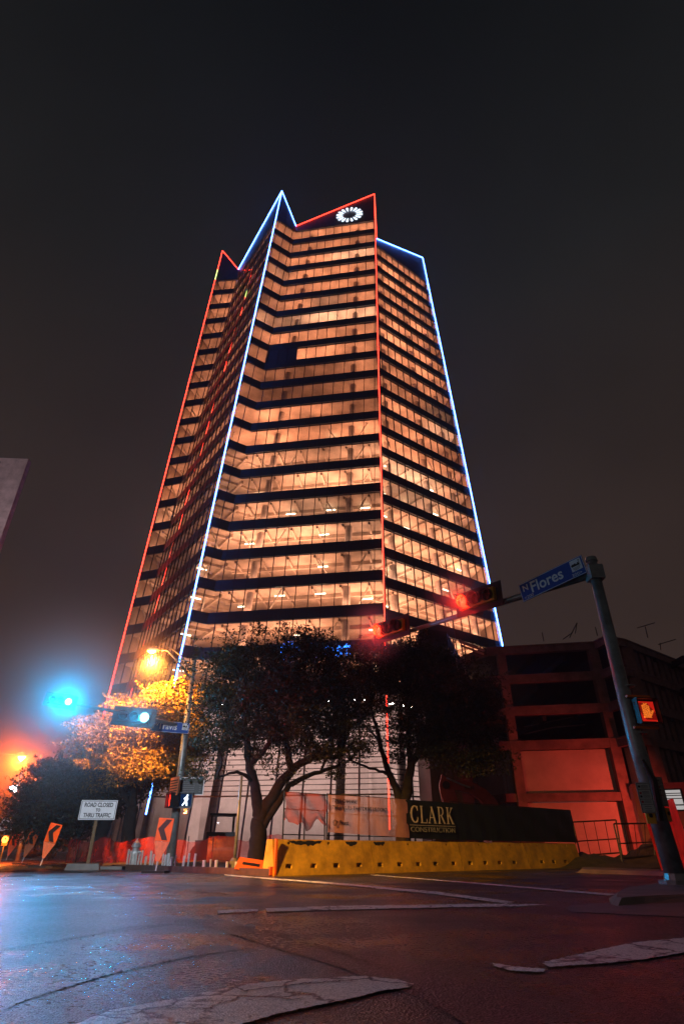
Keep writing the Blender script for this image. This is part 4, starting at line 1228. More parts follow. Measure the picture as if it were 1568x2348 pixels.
def h_signal(name, loc, yaw, label, lit, litmat, group, order=(-1, 0, 1), tilt=0.0, housing='yellow_box', s=1.0):
    root = thing(name, loc, yaw, label, 'traffic signal', group)
    root.rotation_euler = (0, -tilt, yaw)
    b_ = MB(); b_.box((0, 0.0, 0), (1.12 * s, 0.17 * s, 0.36 * s)); b_.box((0, 0.13 * s, 0), (1.0 * s, 0.10 * s, 0.28 * s)); hs_ = b_.build('housing', M[housing], root)
    b_ = MB()
    W_, H_, w_, h_ = 0.74 * s, 0.33 * s, 0.57 * s, 0.185 * s
    for q in (((-W_, -H_), (W_, -H_), (W_, -h_), (-W_, -h_)), ((-W_, h_), (W_, h_), (W_, H_), (-W_, H_)), ((-W_, -h_), (-w_, -h_), (-w_, h_), (-W_, h_)), ((w_, -h_), (W_, -h_), (W_, h_), (w_, h_))):
        b_.hexa([(x, 0.02, z) for x, z in q], [(x, 0.035, z) for x, z in q])
    b_.build('backplate', M['black'], root)
    for k in order:
        cx_ = k * 0.365 * s
        b_ = MB(); r_ = 0.15 * s; n = 20
        lp = [(cx_ + r_ * math.cos(2 * math.pi * i / n), -0.095 * s, r_ * math.sin(2 * math.pi * i / n)) for i in range(n)]
        cpt = (cx_, -0.125 * s, 0)
        for i in range(n): b_.poly([cpt, lp[(i + 1) % n], lp[i]])
        b_.build('lens', litmat if k == lit else M['lens_off'], hs_, smooth=True)
        vz = MB(); rr_ = 0.165 * s
        for i in range(n):
            a0, a1 = 2 * math.pi * i / n, 2 * math.pi * (i + 1) / n
            am = (a0 + a1) / 2
            if math.sin(am) < -0.82: continue
            dep = 0.21 * s * (0.55 + 0.45 * (math.sin(am) + 1) / 2)
            for (r1, r2) in ((rr_, rr_ - 0.008),):
                vz.hexa([(cx_ + r1 * math.cos(a0), -0.085 * s, r1 * math.sin(a0)), (cx_ + r1 * math.cos(a1), -0.085 * s, r1 * math.sin(a1)), (cx_ + r2 * math.cos(a1), -0.085 * s, r2 * math.sin(a1)), (cx_ + r2 * math.cos(a0), -0.085 * s, r2 * math.sin(a0))],
                        [(cx_ + r1 * math.cos(a0), -0.085 * s - dep, r1 * math.sin(a0)), (cx_ + r1 * math.cos(a1), -0.085 * s - dep, r1 * math.sin(a1)), (cx_ + r2 * math.cos(a1), -0.085 * s - dep, r2 * math.sin(a1)), (cx_ + r2 * math.cos(a0), -0.085 * s - dep, r2 * math.sin(a0))])
        vz.build('visor', M['yellow_box'] if (k == lit and housing != 'black') else M['visor'], hs_, smooth=True)  # lit visor coloured yellow instead of dark so the lamp's glow shows
    b_ = MB(); b_.box((0, 0.22 * s, -0.02), (0.16, 0.14, 0.2)); b_.build('bracket', M['galv'], root)
    return root
M['visor'] = mat('dark_visor', (0.02, 0.016, 0.012), 0.4)
p1 = arm_at(1112) + Vector((-adh.y, adh.x, 0)) * -0.26
def fwd(p, k): return p + Vector((adh.y, -adh.x, 0)) * k
s1 = h_signal('traffic_signal', fwd(arm_at(1112), 0.30) + Vector((0, 0, 0.10)), ayaw, 'red-lit signal on the arm nearest the blue street sign', -1, M['lamp_red'], 'red traffic signals on the arm', tilt=atilt)
s2 = h_signal('traffic_signal', fwd(arm_at(912), 0.30) + Vector((0, 0, 0.06)), ayaw, 'red-lit signal at the tip of the long arm, before the red tower edge', -1, M['lamp_red'], 'red traffic signals on the arm', tilt=atilt)
def spot(name, loc, target, col, power, ang, parent=None, r_=0.1, blend=0.6):
    ld = bpy.data.lights.new(name, 'SPOT'); ld.energy = power; ld.color = col; ld.spot_size = R(ang); ld.spot_blend = blend; ld.shadow_soft_size = r_
    o = bpy.data.objects.new(name, ld); COL.objects.link(o); o.location = loc
    o.rotation_euler = (Vector(target) - Vector(loc)).to_track_quat('-Z', 'Y').to_euler()
    return o
def point(name, loc, col, power, r_=0.1):
    ld = bpy.data.lights.new(name, 'POINT'); ld.energy = power; ld.color = col; ld.shadow_soft_size = r_
    o = bpy.data.objects.new(name, ld); COL.objects.link(o); o.location = loc
    return o
for s_ in (s1, s2):
    l_ = fwd(Vector(s_.location) - adh * 0.365, 0.26)
    point('red_signal_lamp', l_, (1, 0.02, 0.008), 60, 0.05)
    mist(l_, 1.2, 0.8)

# street name sign N Flores
sc = fwd(arm_at(1266), 0.16)
sTL = onplane(1191, 1340.3, sc, Vector((adh.y, -adh.x, 0))); sTR = onplane(1334.5, 1270.2, sc, Vector((adh.y, -adh.x, 0)))
sBL = onplane(1199.4, 1380.6, sc, Vector((adh.y, -adh.x, 0)))
sw, shh = (sTR - sTL).length, (sBL - sTL).length * 0.98
stilt = math.atan2((sTR - sTL).z, Vector(((sTR - sTL).x, (sTR - sTL).y)).length)
def street_sign(loc, yaw, tilt, sw, sh, name_txt, pre, label, nums=True):
    root = thing('street_sign', loc, yaw, label, 'street sign'); root.rotation_euler = (0, -tilt, yaw)
    b_ = MB(); b_.box((sw / 2, 0.0, sh / 2), (sw, 0.02, sh)); b_.build('blade', M['signblue'], root)
    b_ = MB(); e_ = 0.012
    for (x, z, w_, h_) in ((sw / 2, e_, sw - e_, e_), (sw / 2, sh - e_, sw - e_, e_), (e_, sh / 2, e_, sh - e_), (sw - e_, sh / 2, e_, sh - e_)):
        b_.box((x, -0.0125, z), (w_, 0.005, h_))
    b_.build('border', M['white'], root)
    b_ = MB()
    text_into(b_, pre, sh * 0.46, face_M(sw * 0.045, -0.012, sh * 0.52), M['white'], bold=0.004)
    k = (sw * 0.60) / (len(name_txt) * 0.55 * sh * 0.74)
    text_into(b_, name_txt, sh * 0.86, face_M(sw * 0.165, -0.012, sh * 0.27), M['white'], sx=k * 0.98, bold=0.006)
    if nums:
        text_into(b_, '<200', sh * 0.22, face_M(sw * 0.035, -0.012, sh * 0.08), M['white'], sx=1.25)
        text_into(b_, '300>', sh * 0.22, face_M(sw * 0.79, -0.012, sh * 0.08), M['white'], sx=1.25)
    b_.build('lettering', None, root)
    b_ = MB(); b_.box((sw * 0.89, -0.0125, sh * 0.62), (sw * 0.155, 0.005, sh * 0.60)); b_.build('city_emblem', M['white'], root)
    b_ = MB(); rr2 = random.Random(3)
    for k in range(9):
        hh = sh * rr2.uniform(0.06, 0.14); b_.box((sw * (0.83 + 0.013 * k), -0.017, sh * 0.58 + hh / 2), (sw * 0.0135, 0.004, hh + sh * 0.04))
    b_.box((sw * 0.94, -0.017, sh * 0.72), (sw * 0.006, 0.004, sh * 0.26)); b_.box((sw * 0.94, -0.017, sh * 0.82), (sw * 0.022, 0.004, sh * 0.03))
    for k in range(3):
        b_.box((sw * 0.89, -0.017, sh * (0.50 - 0.06 * k)), (sw * (0.12 - 0.02 * k), 0.004, sh * 0.018), Matrix.Rotation(R(-6), 3, 'Y'))
    b_.build('skyline_print', M['signblack'], root)
    return root
street_sign(sBL, ayaw, stilt, sw, shh, 'Flores', 'N', 'blue street name sign with white letters beside the top of the thick mast')
# pedestrian hand signal
def ped_signal(loc, yaw, label, litkind, s=1.0):
    root = thing('pedestrian_signal', loc, yaw, label, 'pedestrian signal', 'pedestrian signals')
    b_ = MB(); b_.box((0, 0.06 * s, 0), (0.46 * s, 0.2 * s, 0.46 * s)); b_.build('housing', M['black'], root)
    b_ = MB()
    for z in (0.245, -0.245): b_.box((0, -0.06 * s, z * s), (0.48 * s, 0.22 * s, 0.02 * s))
    for x in (0.235, -0.235): b_.box((x * s, -0.06 * s, 0), (0.02 * s, 0.22 * s, 0.48 * s))
    b_.build('visor', M['black'], root)
    if litkind == 'hand':
        b_ = MB()
        b_.box((0.0, -0.05 * s, -0.055 * s), (0.17 * s, 0.01, 0.15 * s))
        for k, (x, h_) in enumerate(((-0.068, 0.11), (-0.023, 0.15), (0.023, 0.145), (0.067, 0.10))): b_.box((x * s, -0.05 * s, 0.02 * s + h_ / 2 * s), (0.034 * s, 0.01, h_ * s))
        b_.box((0.115 * s, -0.05 * s, -0.03 * s), (0.04 * s, 0.01, 0.13 * s), Matrix.Rotation(R(35), 3, 'Y'))
        b_.build('hand_symbol', M['lamp_hand'], root)
        b_ = MB()
        b_.box((0, -0.044 * s, 0), (0.40 * s, 0.006, 0.40 * s)); b_.build('lens', M['hand_glow'], root)
        b_ = MB()
        for k in range(-11, 12): b_.box((k * 0.03 * s, -0.062 * s, 0), (0.008 * s, 0.012, 0.42 * s), Matrix.Rotation(R(-35), 3, 'Y')) if abs(k) < 6 else None
        b_.build('louvre_mesh', M['black'], root)
    elif litkind == 'walk':
        b_ = MB(); y = -0.05 * s
        def P3(l): return [(x * s, y, z * s) for x, z in l]
        def sl(l): b_.hexa(P3(l), [(a, y + 0.008, c) for a, _, c in P3(l)])
        sl([(0.015, 0.125), (0.06, 0.125), (0.07, 0.165), (0.04, 0.195), (0.01, 0.17)])
        sl([(-0.03, -0.02), (0.035, -0.02), (0.05, 0.12), (-0.01, 0.12)])
        sl([(-0.01, 0.115), (-0.085, 0.045), (-0.065, 0.02), (-0.005, 0.06)])
        sl([(0.05, 0.115), (0.085, 0.03), (0.05, -0.01), (0.04, 0.03)])
        sl([(-0.03, -0.015), (-0.085, -0.11), (-0.13, -0.155), (-0.10, -0.18), (-0.04, -0.12), (0.01, -0.02)])
        sl([(0.0, -0.02), (0.02, -0.11), (0.02, -0.18), (0.07, -0.18), (0.065, -0.1), (0.04, -0.02)])
        b_.build('walking_figure', M['walk_light'], root)
        b_ = MB(); b_.box((0, -0.042 * s, 0), (0.40 * s, 0.006, 0.40 * s)); b_.build('lens', M['walk_glow'], root)
    else:
        b_ = MB(); b_.box((-0.02, -0.05 * s, 0), (0.24 * s, 0.01, 0.36 * s)); b_.build('hand_symbol', M['lamp_red'], root)
    return root
M['lamp_hand'] = emitter('amber_hand_light', (1.0, 0.20, 0.02), 2.2)
M['hand_glow'] = emitter('red_hand_lens', (0.9, 0.02, 0.01), 0.55)
M['walk_light'] = emitter('white_walk_light', (0.85, 0.93, 1.0), 3)
M['walk_glow'] = emitter('blue_walk_lens', (0.01, 0.07, 0.25), 0.25)
hp = at(1478, 1632, 11.85)
ps = ped_signal(hp, R(8), 'pedestrian signal with a glowing red hand beside the thick mast', 'hand', 0.95)
for z_ in (0.30, -0.30):
    b_ = MB(); b_.box((-0.06, 0.02, z_), (0.50, 0.07, 0.045)); b_.build('bracket', M['orange'], ps)
spot('hand_signal_lamp', (hp.x, hp.y - 0.15, hp.z), (hp.x - 0.5, hp.y - 3, hp.z), (1, 0.08, 0.02), 14, 150, r_=0.08)
# push-button plates
def plate_sign(loc, yaw, label, w_, h_, tilt=0):
    root = thing('push_button_sign', loc, yaw, label, 'sign', 'push button plates on the mast')
    b_ = MB(); b_.box((0, 0, 0), (w_, 0.012, h_)); b_.build('plate', M['white_dim'], root)
    b_ = MB(); e_ = 0.010
    for (x, z, a, c) in ((0, h_ / 2 - 0.014, w_ - 0.02, 0.006), (0, -h_ / 2 + 0.014, w_ - 0.02, 0.006), (-w_ / 2 + 0.012, 0, 0.006, h_ - 0.03), (w_ / 2 - 0.012, 0, 0.006, h_ - 0.03)):
        b_.box((x, -0.008, z), (a, 0.004, c))
    for f_ in (0.27, -0.05, -0.22): b_.box((0, -0.008, h_ * f_), (w_ * 0.86, 0.004, 0.006))
    for f_, m2 in ((0.37, 'signblack'), (0.15, 'red_ink'), (0.04, 'signblack'), (-0.135, 'red_ink')):
        b_.box((-w_ * 0.30, -0.008, h_ * f_), (w_ * 0.15, 0.004, h_ * 0.07), None, M[m2])
    for f_ in (0.40, 0.36, 0.32, 0.20, 0.16, 0.12, 0.06, 0.02, -0.11, -0.15, -0.29, -0.36, -0.43):
        b_.box((w_ * 0.08 if f_ > -0.2 else 0, -0.008, h_ * f_), (w_ * 0.48, 0.004, h_ * 0.013), None, M['signblack'])
    b_.mats = [M['signblack']] + [m for m in b_.mats if m is not M['signblack']] if False else b_.mats
    b_.build('print', None, root)
    return root
M['white_dim'] = mat('plate_sheeting', (0.42, 0.45, 0.43), 0.5)
M['red_ink'] = mat('red_sign_ink', (0.35, 0.02, 0.02), 0.5)
q = at(1479.5, 1829, 11.62)
plate_sign(q, R(-8), 'white push button plate facing the road on the left of the thick mast', 0.245, 0.50)
q2 = at(1517, 1815, 11.9)
plate_sign(q2, R(38), 'grey push button plate on the right side of the thick mast', 0.22, 0.50)
def button_box(p, yaw, label):
    root = thing('push_button', p, yaw, label, 'push button', 'yellow push buttons')
    b_ = MB(); b_.box((0, 0, 0), (0.15, 0.07, 0.22)); b_.build('button_housing', M['yellow_box2'], root)
    b_ = MB(); b_.tube([(0, -0.036, 0.02), (0, -0.055, 0.02)], 0.032, 14); b_.build('button', M['black'], root)
M['yellow_box2'] = mat('yellow_button_paint', (0.75, 0.38, 0.03), 0.5)
button_box(at(1490, 1873, 11.68), R(-8), 'yellow push button under the white plate')
button_box(at(1528, 1868, 11.95), R(38), 'yellow push button under the grey plate')
cd = MB(); cd.tube([at(1472, 1742, 11.79), at(1497, 1790, 11.78), at(1508, 1850, 11.79), at(1514, 1882, 11.8)], [0.03, 0.07, 0.07, 0.05], 10)
tag(cd.build('cable_box', M['black'], None), 'black cable housing strapped to the thick mast between the plates', 'cable box')

# left mast with the green signals
LX, LY = -7.35, 27.0
lbp = at(391, 1974, LY)
ltp = at(446, 1512, LY)
lm_ = thing('signal_mast', (lbp.x, LY, 0), 0, 'tall street mast behind the rows of stakes carrying the green signals', 'signal mast', 'traffic signal masts')
def loc_(p): return Vector(p) - Vector((lbp.x, LY, 0))
b_ = MB(); b_.tube([(0, 0, 0), (0, 0, 0.25)], [0.34, 0.30], 14); b_.build('base_plate', M['galv'], lm_)
b_ = MB(); taper_pole(b_, [(0, 0, 0.2), loc_(at(418, 1740, LY)), loc_(ltp)], 0.20, 0.10, 18); b_.build('pole', M['galv'], lm_, smooth=True)
tipL = at(158, 1611, 23.1); attL = at(430, 1668, LY)
b_ = MB(); b_.tube([loc_(attL), loc_(attL).lerp(loc_(tipL), 0.5) + Vector((0, 0, 0.05)), loc_(tipL)], [0.10, 0.07, 0.045], 12); b_.build('mast_arm', M['galv'], lm_, smooth=True)
lh = at(352, 1491, 26.4)
mist(lh + Vector((0, 0, -0.2)), 1.9, 0.10)
b_ = MB()
b_.tube([loc_(at(437, 1555, LY)), loc_(at(415, 1525, 26.4)), loc_(at(385, 1492, 26.6)), loc_(at(362, 1491, 26.5))], [0.05, 0.045, 0.035, 0.03], 8)
b_.tube([loc_(at(437, 1540, LY)), loc_(at(418, 1505, 26.5)), loc_(at(388, 1484, 26.7))], [0.04, 0.035, 0.03], 8)
b_.build('lamp_arm', M['galv'], lm_, smooth=True)
# sodium luminaire
M['sodium'] = emitter('sodium_lamp', (1.0, 0.42, 0.08), 45)
M['coldlamp'] = emitter('cold_white_lamp', (0.75, 0.85, 1.0), 30)
def luminaire(loc, yaw, label, m_, s=1.0):
    root = thing('street_lamp', loc, yaw, label, 'street lamp', 'street lamp heads')
    b_ = MB(); b_.tube([(0.45 * s, 0, 0.05 * s), (0.1 * s, 0, 0.07 * s), (-0.25 * s, 0, 0.05 * s), (-0.42 * s, 0, 0.0)], [0.05 * s, 0.13 * s, 0.15 * s, 0.05 * s], 10); b_.build('head', M['galv'], root, smooth=True)
    b_ = MB(); b_.tube([(0.12 * s, 0, -0.035 * s), (-0.08 * s, 0, -0.10 * s), (-0.30 * s, 0, -0.03 * s)], [0.08 * s, 0.14 * s, 0.07 * s], 12); b_.build('bowl', m_, root, smooth=True)
    return root
luminaire(lh, math.atan2(at(385, 1492, 26.6).y - lh.y, at(385, 1492, 26.6).x - lh.x), 'glowing orange street lamp on the arm above the yellow lit oak', M['sodium'], 0.8)
SOD = (1.0, 0.40, 0.09)
spot('sodium_lamp', lh + Vector((0, 0.0, -0.32)), lh + Vector((-0.8, 5.0, -4.2)), (1.0, 0.36, 0.05), 15000, 125, r_=0.12, blend=0.7)
point('sodium_lamp', lh + Vector((0, -0.05, -0.34)), (1.0, 0.26, 0.03), 900, 0.12)
# green signals and the other street sign
def far_face(u, v, Y): return at(u, v, Y)
gs = h_signal('traffic_signal', at(308, 1644, 25.0), R(14), 'green-lit signal beside the blue sign on the far mast arm', 1, M['lamp_green'], 'green traffic signals on the far arm', tilt=-0.06, housing='black', s=1.18)
mist(at(150, 1608, 22.6), 5.0, 0.17)
mist(at(322, 1644, 24.7), 1.5, 0.16)
gs2 = h_signal('traffic_signal', at(140, 1607, 22.9), R(20), 'blazing blue-green signal at the outer tip of the far mast arm', 1, M['lamp_green'], 'green traffic signals on the far arm', tilt=-0.1, housing='black', s=0.8)
GRN = (0.0, 0.47, 1.0)
l1 = at(152, 1608, 22.5)
b_ = MB()
spot('green_signal_lamp', l1, (0.5, 0, 0.3), GRN, 3000, 160, r_=0.16, blend=0.9)
l2 = at(323, 1644, 24.6)
spot('green_signal_lamp', l2, (0.5, 0, 0.5), GRN, 500, 150, r_=0.12, blend=0.9)
tb_ = at(346, 1676, 26.2); te_ = at(432, 1683, 26.7); tt_ = at(348, 1651, 26.2)
dl = te_ - tb_
street_sign(tb_, math.atan2(dl.y, dl.x), math.atan2(dl.z, Vector((dl.x, dl.y)).length), dl.length, (tt_ - tb_).length, 'Travis', 'W', 'blue street name sign on the far mast beside the green signal', nums=False)
# signs and walk signal on the left mast
rs = thing('name_board', at(440, 1803, 26.7), R(4), 'black board with a pale rim behind the far mast, above the walking figure', 'sign')
b_ = MB(); b_.box((0, 0, 0), (0.98, 0.03, 0.62)); b_.build('board', M['signblack'], rs)
b_ = MB()
for (x, z, a, c) in ((0, 0.32, 0.9, 0.035), (0, -0.32, 1.0, 0.035), (-0.5, -0.02, 0.035, 0.62), (0.5, -0.02, 0.035, 0.62)): b_.box((x, -0.02, z), (a, 0.02, c))
b_.build('rim', M['white'], rs)
b_ = MB()
for k in range(6): b_.box((-0.12 - 0.01 * (k % 2), -0.02, 0.17 - 0.075 * k), (0.5, 0.006, 0.016)); b_.box((0.36, -0.02, 0.17 - 0.075 * k), (0.08, 0.006, 0.016))
b_.build('print', mat('grey_print', (0.12, 0.12, 0.12), 0.6), rs)
rt = thing('name_board', at(400, 1803, 26.4), R(-52), 'orange lit board with striped lines on the left of the far mast', 'sign')
b_ = MB(); b_.box((0, 0, 0), (0.8, 0.03, 0.70)); b_.build('board', M['orange_pale'], rt)
b_ = MB()
for k in range(6): b_.box((0.0, -0.02, 0.22 - 0.1 * k), (0.7, 0.012, 0.04))
b_.build('print', M['signblack'], rt)
ped_signal(at(427, 1835, 26.6), R(6), 'pedestrian signal showing a white walking figure on the far mast', 'walk', 1.15)
ped_signal(at(395, 1835, 26.4), R(-55), 'pedestrian signal glowing red on the left of the far mast', 'edge', 1.1)

# ================================================================== STREET FURNITURE, LEFT
def chevron(u, v, Y, label, s=1.0, lean=0.16, yaw=0.0):
    p = at(u, v, Y); p.z = 0
    root = thing('arrow_sign', p, yaw, label, 'arrow sign', 'orange arrow signs along the closed lane')
    rot = Matrix.Rotation(lean, 3, 'Y')
    def T(x, y, z): return rot @ Vector((x * s, y, z * s))
    b_ = MB(); b_.hexa([T(-0.30, 0, 1.0), T(0.30, 0, 1.0), T(0.30, 0.015, 1.0), T(-0.30, 0.015, 1.0)], [T(-0.30, 0, 1.76), T(0.30, 0, 1.76), T(0.30, 0.015, 1.76), T(-0.30, 0.015, 1.76)]); b_.build('panel', M['orange'], root)
    b_ = MB()
    for q in (((0.24, 1.72), (0.02, 1.72), (-0.24, 1.40), (0.0, 1.40)), ((-0.24, 1.38), (-0.02, 1.04), (0.20, 1.04), (0.0, 1.38))):
        q = list(q)
        b_.hexa([T(x, -0.010, z) for x, z in q], [T(x, -0.003, z) for x, z in q])
    b_.hexa([T(-0.24, -0.010, 1.38), T(0.0, -0.010, 1.38), T(0.0, -0.010, 1.40), T(-0.24, -0.010, 1.40)], [T(-0.24, -0.003, 1.38), T(0.0, -0.003, 1.38), T(0.0, -0.003, 1.40), T(-0.24, -0.003, 1.40)])
    b_.build('chevron', M['signblack'], root)
    b_ = MB(); b_.hexa([T(-0.30, 0.0, 0.99), T(0.30, 0.0, 0.99), T(0.30, 0.012, 0.99), T(-0.30, 0.012, 0.99)], [T(-0.07, 0.0, 0.36), T(0.04, 0.0, 0.36), T(0.04, 0.012, 0.36), T(-0.07, 0.012, 0.36)]); b_.build('lower_blade', M['orange_pale'], root)
    b_ = MB(); b_.tube([T(-0.02, 0.02, 0.04), T(-0.02, 0.02, 1.7)], 0.022 * s, 6); b_.build('post', M['white'], root)
    b_ = MB(); b_.box((0, 0.02, 0.03), (0.85 * s, 0.45, 0.06)); b_.build('foot', M['rubber'], root)
    return root
chevron(92, 1988, 28, 'largest orange arrow sign, nearest of the three by the road closed sign', 0.93, 0.20, R(-8))
chevron(50, 1980, 35, 'middle orange arrow sign of the leaning three on the left', 0.93, 0.22, R(-8))
chevron(14, 1974, 46.0, 'farthest small orange arrow sign of the leaning three', 0.95, 0.20, R(-8))
chevron(357, 2001, 21.0, 'orange arrow sign with smeared chevron in front of the stakes', 0.86, 0.08, R(-8))

# road closed sign
pr = at(197, 1992, 24.5)
rc = thing('road_closed_sign', (pr.x, 24.5, 0), R(8), 'white road closed sign on a timber post with concrete foot', 'road sign')
u0 = at(181.5, 1880, 24.5); u1 = at(191, 1834, 24.5); wv = (at(268, 1842.8, 24.5) - u1).length
zb0, hh = u0.z, (u1.z - u0.z) * 0.98
xl = u0.x - pr.x
b_ = MB(); b_.tube([(0.03, 0.04, 0), (0.03, 0.04, zb0 + hh)], 0.06, 4); b_.build('post', mat('weathered_timber', (0.30, 0.20, 0.10), 0.8, var=0.3), rc)
b_ = MB(); b_.box((xl + wv / 2, -0.03, zb0 + hh / 2), (wv, 0.02, hh)); b_.build('panel', M['white'], rc)
b_ = MB()
e_ = 0.022
for (x, z, a, c) in ((wv / 2, 0.035, wv - 0.08, e_ * .7), (wv / 2, hh - 0.035, wv - 0.08, e_ * .7), (0.035, hh / 2, e_ * .7, hh - 0.07), (wv - 0.035, hh / 2, e_ * .7, hh - 0.07)):
    b_.box((xl + x, -0.043, zb0 + z), (a, 0.005, c), None, M['signblack'])
for tline, fz, sz in (('ROAD CLOSED', 0.66, 0.26), ('TO', 0.42, 0.19), ('THRU TRAFFIC', 0.13, 0.26)):
    k = {'ROAD CLOSED': 0.80, 'TO': 0.11, 'THRU TRAFFIC': 0.84}[tline] * wv / (len(tline) * 0.66 * sz * hh)
    text_into(b_, tline, sz * hh * 1.15, face_M(xl + wv / 2, -0.043, zb0 + hh * fz), M['signblack'], align='CENTER', sx=k * 0.92, bold=0.006)
b_.build('lettering', None, rc)
b_ = MB(); b_.box((-0.05, 0, 0.10), (1.2, 0.7, 0.2), None, None, 0.9); b_.box((0.35, 0.1, 0.06), (1.9, 0.5, 0.1)); b_.build('foot', M['kerb'], rc)

# no left turn sign, far poles, amber light
nl = thing('no_turn_sign', at(12, 1905, 40), R(10), 'small white no left turn sign on a thin post at the street end', 'road sign')
b_ = MB(); b_.box((0, 0, 0.35), (0.72, 0.02, 0.72)); b_.build('panel', M['white'], nl)
b_ = MB(); ring = []
for k in range(24):
    a0, a1 = 2 * math.pi * k / 24, 2 * math.pi * (k + 1) / 24
    q = [(0.22 * math.cos(a0), 0.22 * math.sin(a0)), (0.22 * math.cos(a1), 0.22 * math.sin(a1)), (0.27 * math.cos(a1), 0.27 * math.sin(a1)), (0.27 * math.cos(a0), 0.27 * math.sin(a0))]
    b_.hexa([(x, -0.018, 0.35 + z) for x, z in q], [(x, -0.012, 0.35 + z) for x, z in q])
b_.box((0, -0.016, 0.35), (0.5, 0.006, 0.05), Matrix.Rotation(R(45), 3, 'Y')); b_.box((0.02, -0.014, 0.30), (0.05, 0.006, 0.2)); b_.box((-0.04, -0.014, 0.40), (0.15, 0.006, 0.05))
b_.build('symbol', M['signblack'], nl)
pz = at(12, 1905, 40).z
b_ = MB(); b_.tube([(0, 0.03, -pz), (0, 0.03, 0.7)], 0.04, 6); b_.build('post', M['galv'], nl)
def far_pole(pts, Y, r_, label):
    w3 = [at(u, v, Y) for u, v in pts]; base = Vector((w3[0].x, Y, 0))
    root = thing('utility_pole', base, 0, label, 'pole', 'far poles at the left end of the street')
    b_ = MB(); b_.tube([w3[0] - base - Vector((0, 0, w3[0].z)), w3[-1] - base], [r_, r_ * 0.7], 8); b_.build('shaft', M['galv'], root)
    return root
fp1 = far_pole([(-12, 1962), (52, 1770)], 62, 0.16, 'far pole that carries the cold white lamp')
far_pole([(42, 1966), (96, 1730)], 50, 0.15, 'far pole between the first and second arrow signs, taller')
far_pole([(72, 1966), (124, 1735)], 56, 0.12, 'thin far pole above the second arrow sign')
fl = thing('street_lamp', at(33, 1805, 62), 0, 'small cold white lamp on the far pole under the orange glow', 'street lamp', 'street lamp heads')
b_ = MB(); b_.tube([(-0.35, 0, 0), (0, 0, -0.12), (0.35, 0, 0)], [0.1, 0.24, 0.12], 10); b_.build('bowl', M['coldlamp'], fl, smooth=True)
b_ = MB(); b_.tube([(0.3, 0, 0.05), (0.9, 0, 0.0)], 0.06, 6); b_.build('head', M['galv'], fl)
point('cold_lamp', at(33, 1808, 61.5), (0.8, 0.9, 1.0), 500, 0.2)
# big orange lamp at left
so = at(52, 1732, 46)
mist(so + Vector((0, -0.2, -0.3)), 6.0, 0.085)
sl_ = thing('street_lamp', (so.x - 3.5, 46, 0), 0, 'sodium street lamp burning orange at the left edge above the closed lane', 'street lamp')
b_ = MB(); b_.tube([(0, 0, 0), (0, 0, so.z - 0.3)], [0.14, 0.08], 10); b_.build('pole', M['galv'], sl_)
b_ = MB(); b_.tube([(0, 0, so.z - 0.3), (1.5, 0, so.z + 0.15), (3.3, 0, so.z + 0.05)], [0.07, 0.05, 0.04], 8); b_.build('arm', M['galv'], sl_)
b_ = MB(); b_.tube([(3.1, 0, so.z + 0.05), (3.5, 0, so.z + 0.05), (3.9, 0, so.z)], [0.08, 0.22, 0.06], 10); b_.build('head', M['galv'], sl_)
b_ = MB(); b_.tube([(3.3, 0, so.z - 0.08), (3.5, 0, so.z - 0.2), (3.75, 0, so.z - 0.07)], [0.12, 0.22, 0.08], 10); b_.build('bowl', M['sodium'], sl_)
point('sodium_lamp', (so.x, 45.9, so.z - 0.45), (1.0, 0.11, 0.007), 7500, 0.2)
# amber warning light on the far arrow sign
am = thing('warning_light', at(13, 1925, 37), 0, 'round amber flasher glowing beside the farthest arrow sign', 'warning light')
b_ = MB(); b_.tube([(0, 0, 0), (0, -0.05, 0)], 0.17, 14); b_.build('lens', emitter('amber_flasher', (1.0, 0.25, 0.03), 8), am)
b_ = MB(); b_.box((0, 0.04, -0.05), (0.3, 0.08, 0.5)); b_.tube([(0, 0.04, -0.3), (0, 0.04, -at(13, 1925, 37).z)], 0.03, 6); b_.build('case', M['yellow_box'], am)
point('amber_flasher', at(13, 1925, 36.6), (1, 0.3, 0.04), 60, 0.1)

# raised strip: earth behind the kerb board, kerb board, stakes
kb0, kb1 = gnd(287, 1995), gnd(617, 2009)
kd = (kb1 - kb0); kd.z = 0; KL = kd.length; kd.normalize(); kn = Vector((kd.y, -kd.x, 0)); kang = math.atan2(kd.y, kd.x)
kz = 0.17
kr = thing('kerb_board', (kb0.x, kb0.y, 0), kang, 'low dark red-brown board edging the dug-up pavement left of the barrier', 'kerb board')
s = 0
while s < KL - 0.2:
    l_ = min(2.4, KL - s)
    b_ = MB(); b_.box((s + l_ / 2, 0.05, kz / 2), (l_ - 0.01, 0.1, kz - rnd.uniform(0, 0.01))); b_.build('board', M['rust'], kr); s += l_
b_ = MB()
pts = [gnd(140, 1976), gnd(287, 1993), gnd(617, 2007)]
N = 40; Mr = 14
rr3 = random.Random(5)
verts = {}
for i in range(N + 1):
    for j in range(Mr + 1):
        p = kb0.lerp(kb1, -0.9 + 1.88 * i / N) - kn * (0.12 + j * 0.9)
        z = 0.10 + 0.05 * rr3.random() + (0.05 if j > 2 else 0) + (0.06 * math.sin(i * 1.3 + j) if j > 1 else 0)
        if j == Mr: z = 0.0
        verts[(i, j)] = (p.x, p.y, max(0.02, z))
for i in range(N):
    for j in range(Mr): b_.poly([verts[(i, j)], verts[(i + 1, j)], verts[(i + 1, j + 1)], verts[(i, j + 1)]])
tag(b_.build('bare_soil', M['dirt'], None, smooth=True), kind='structure')
STK = {}
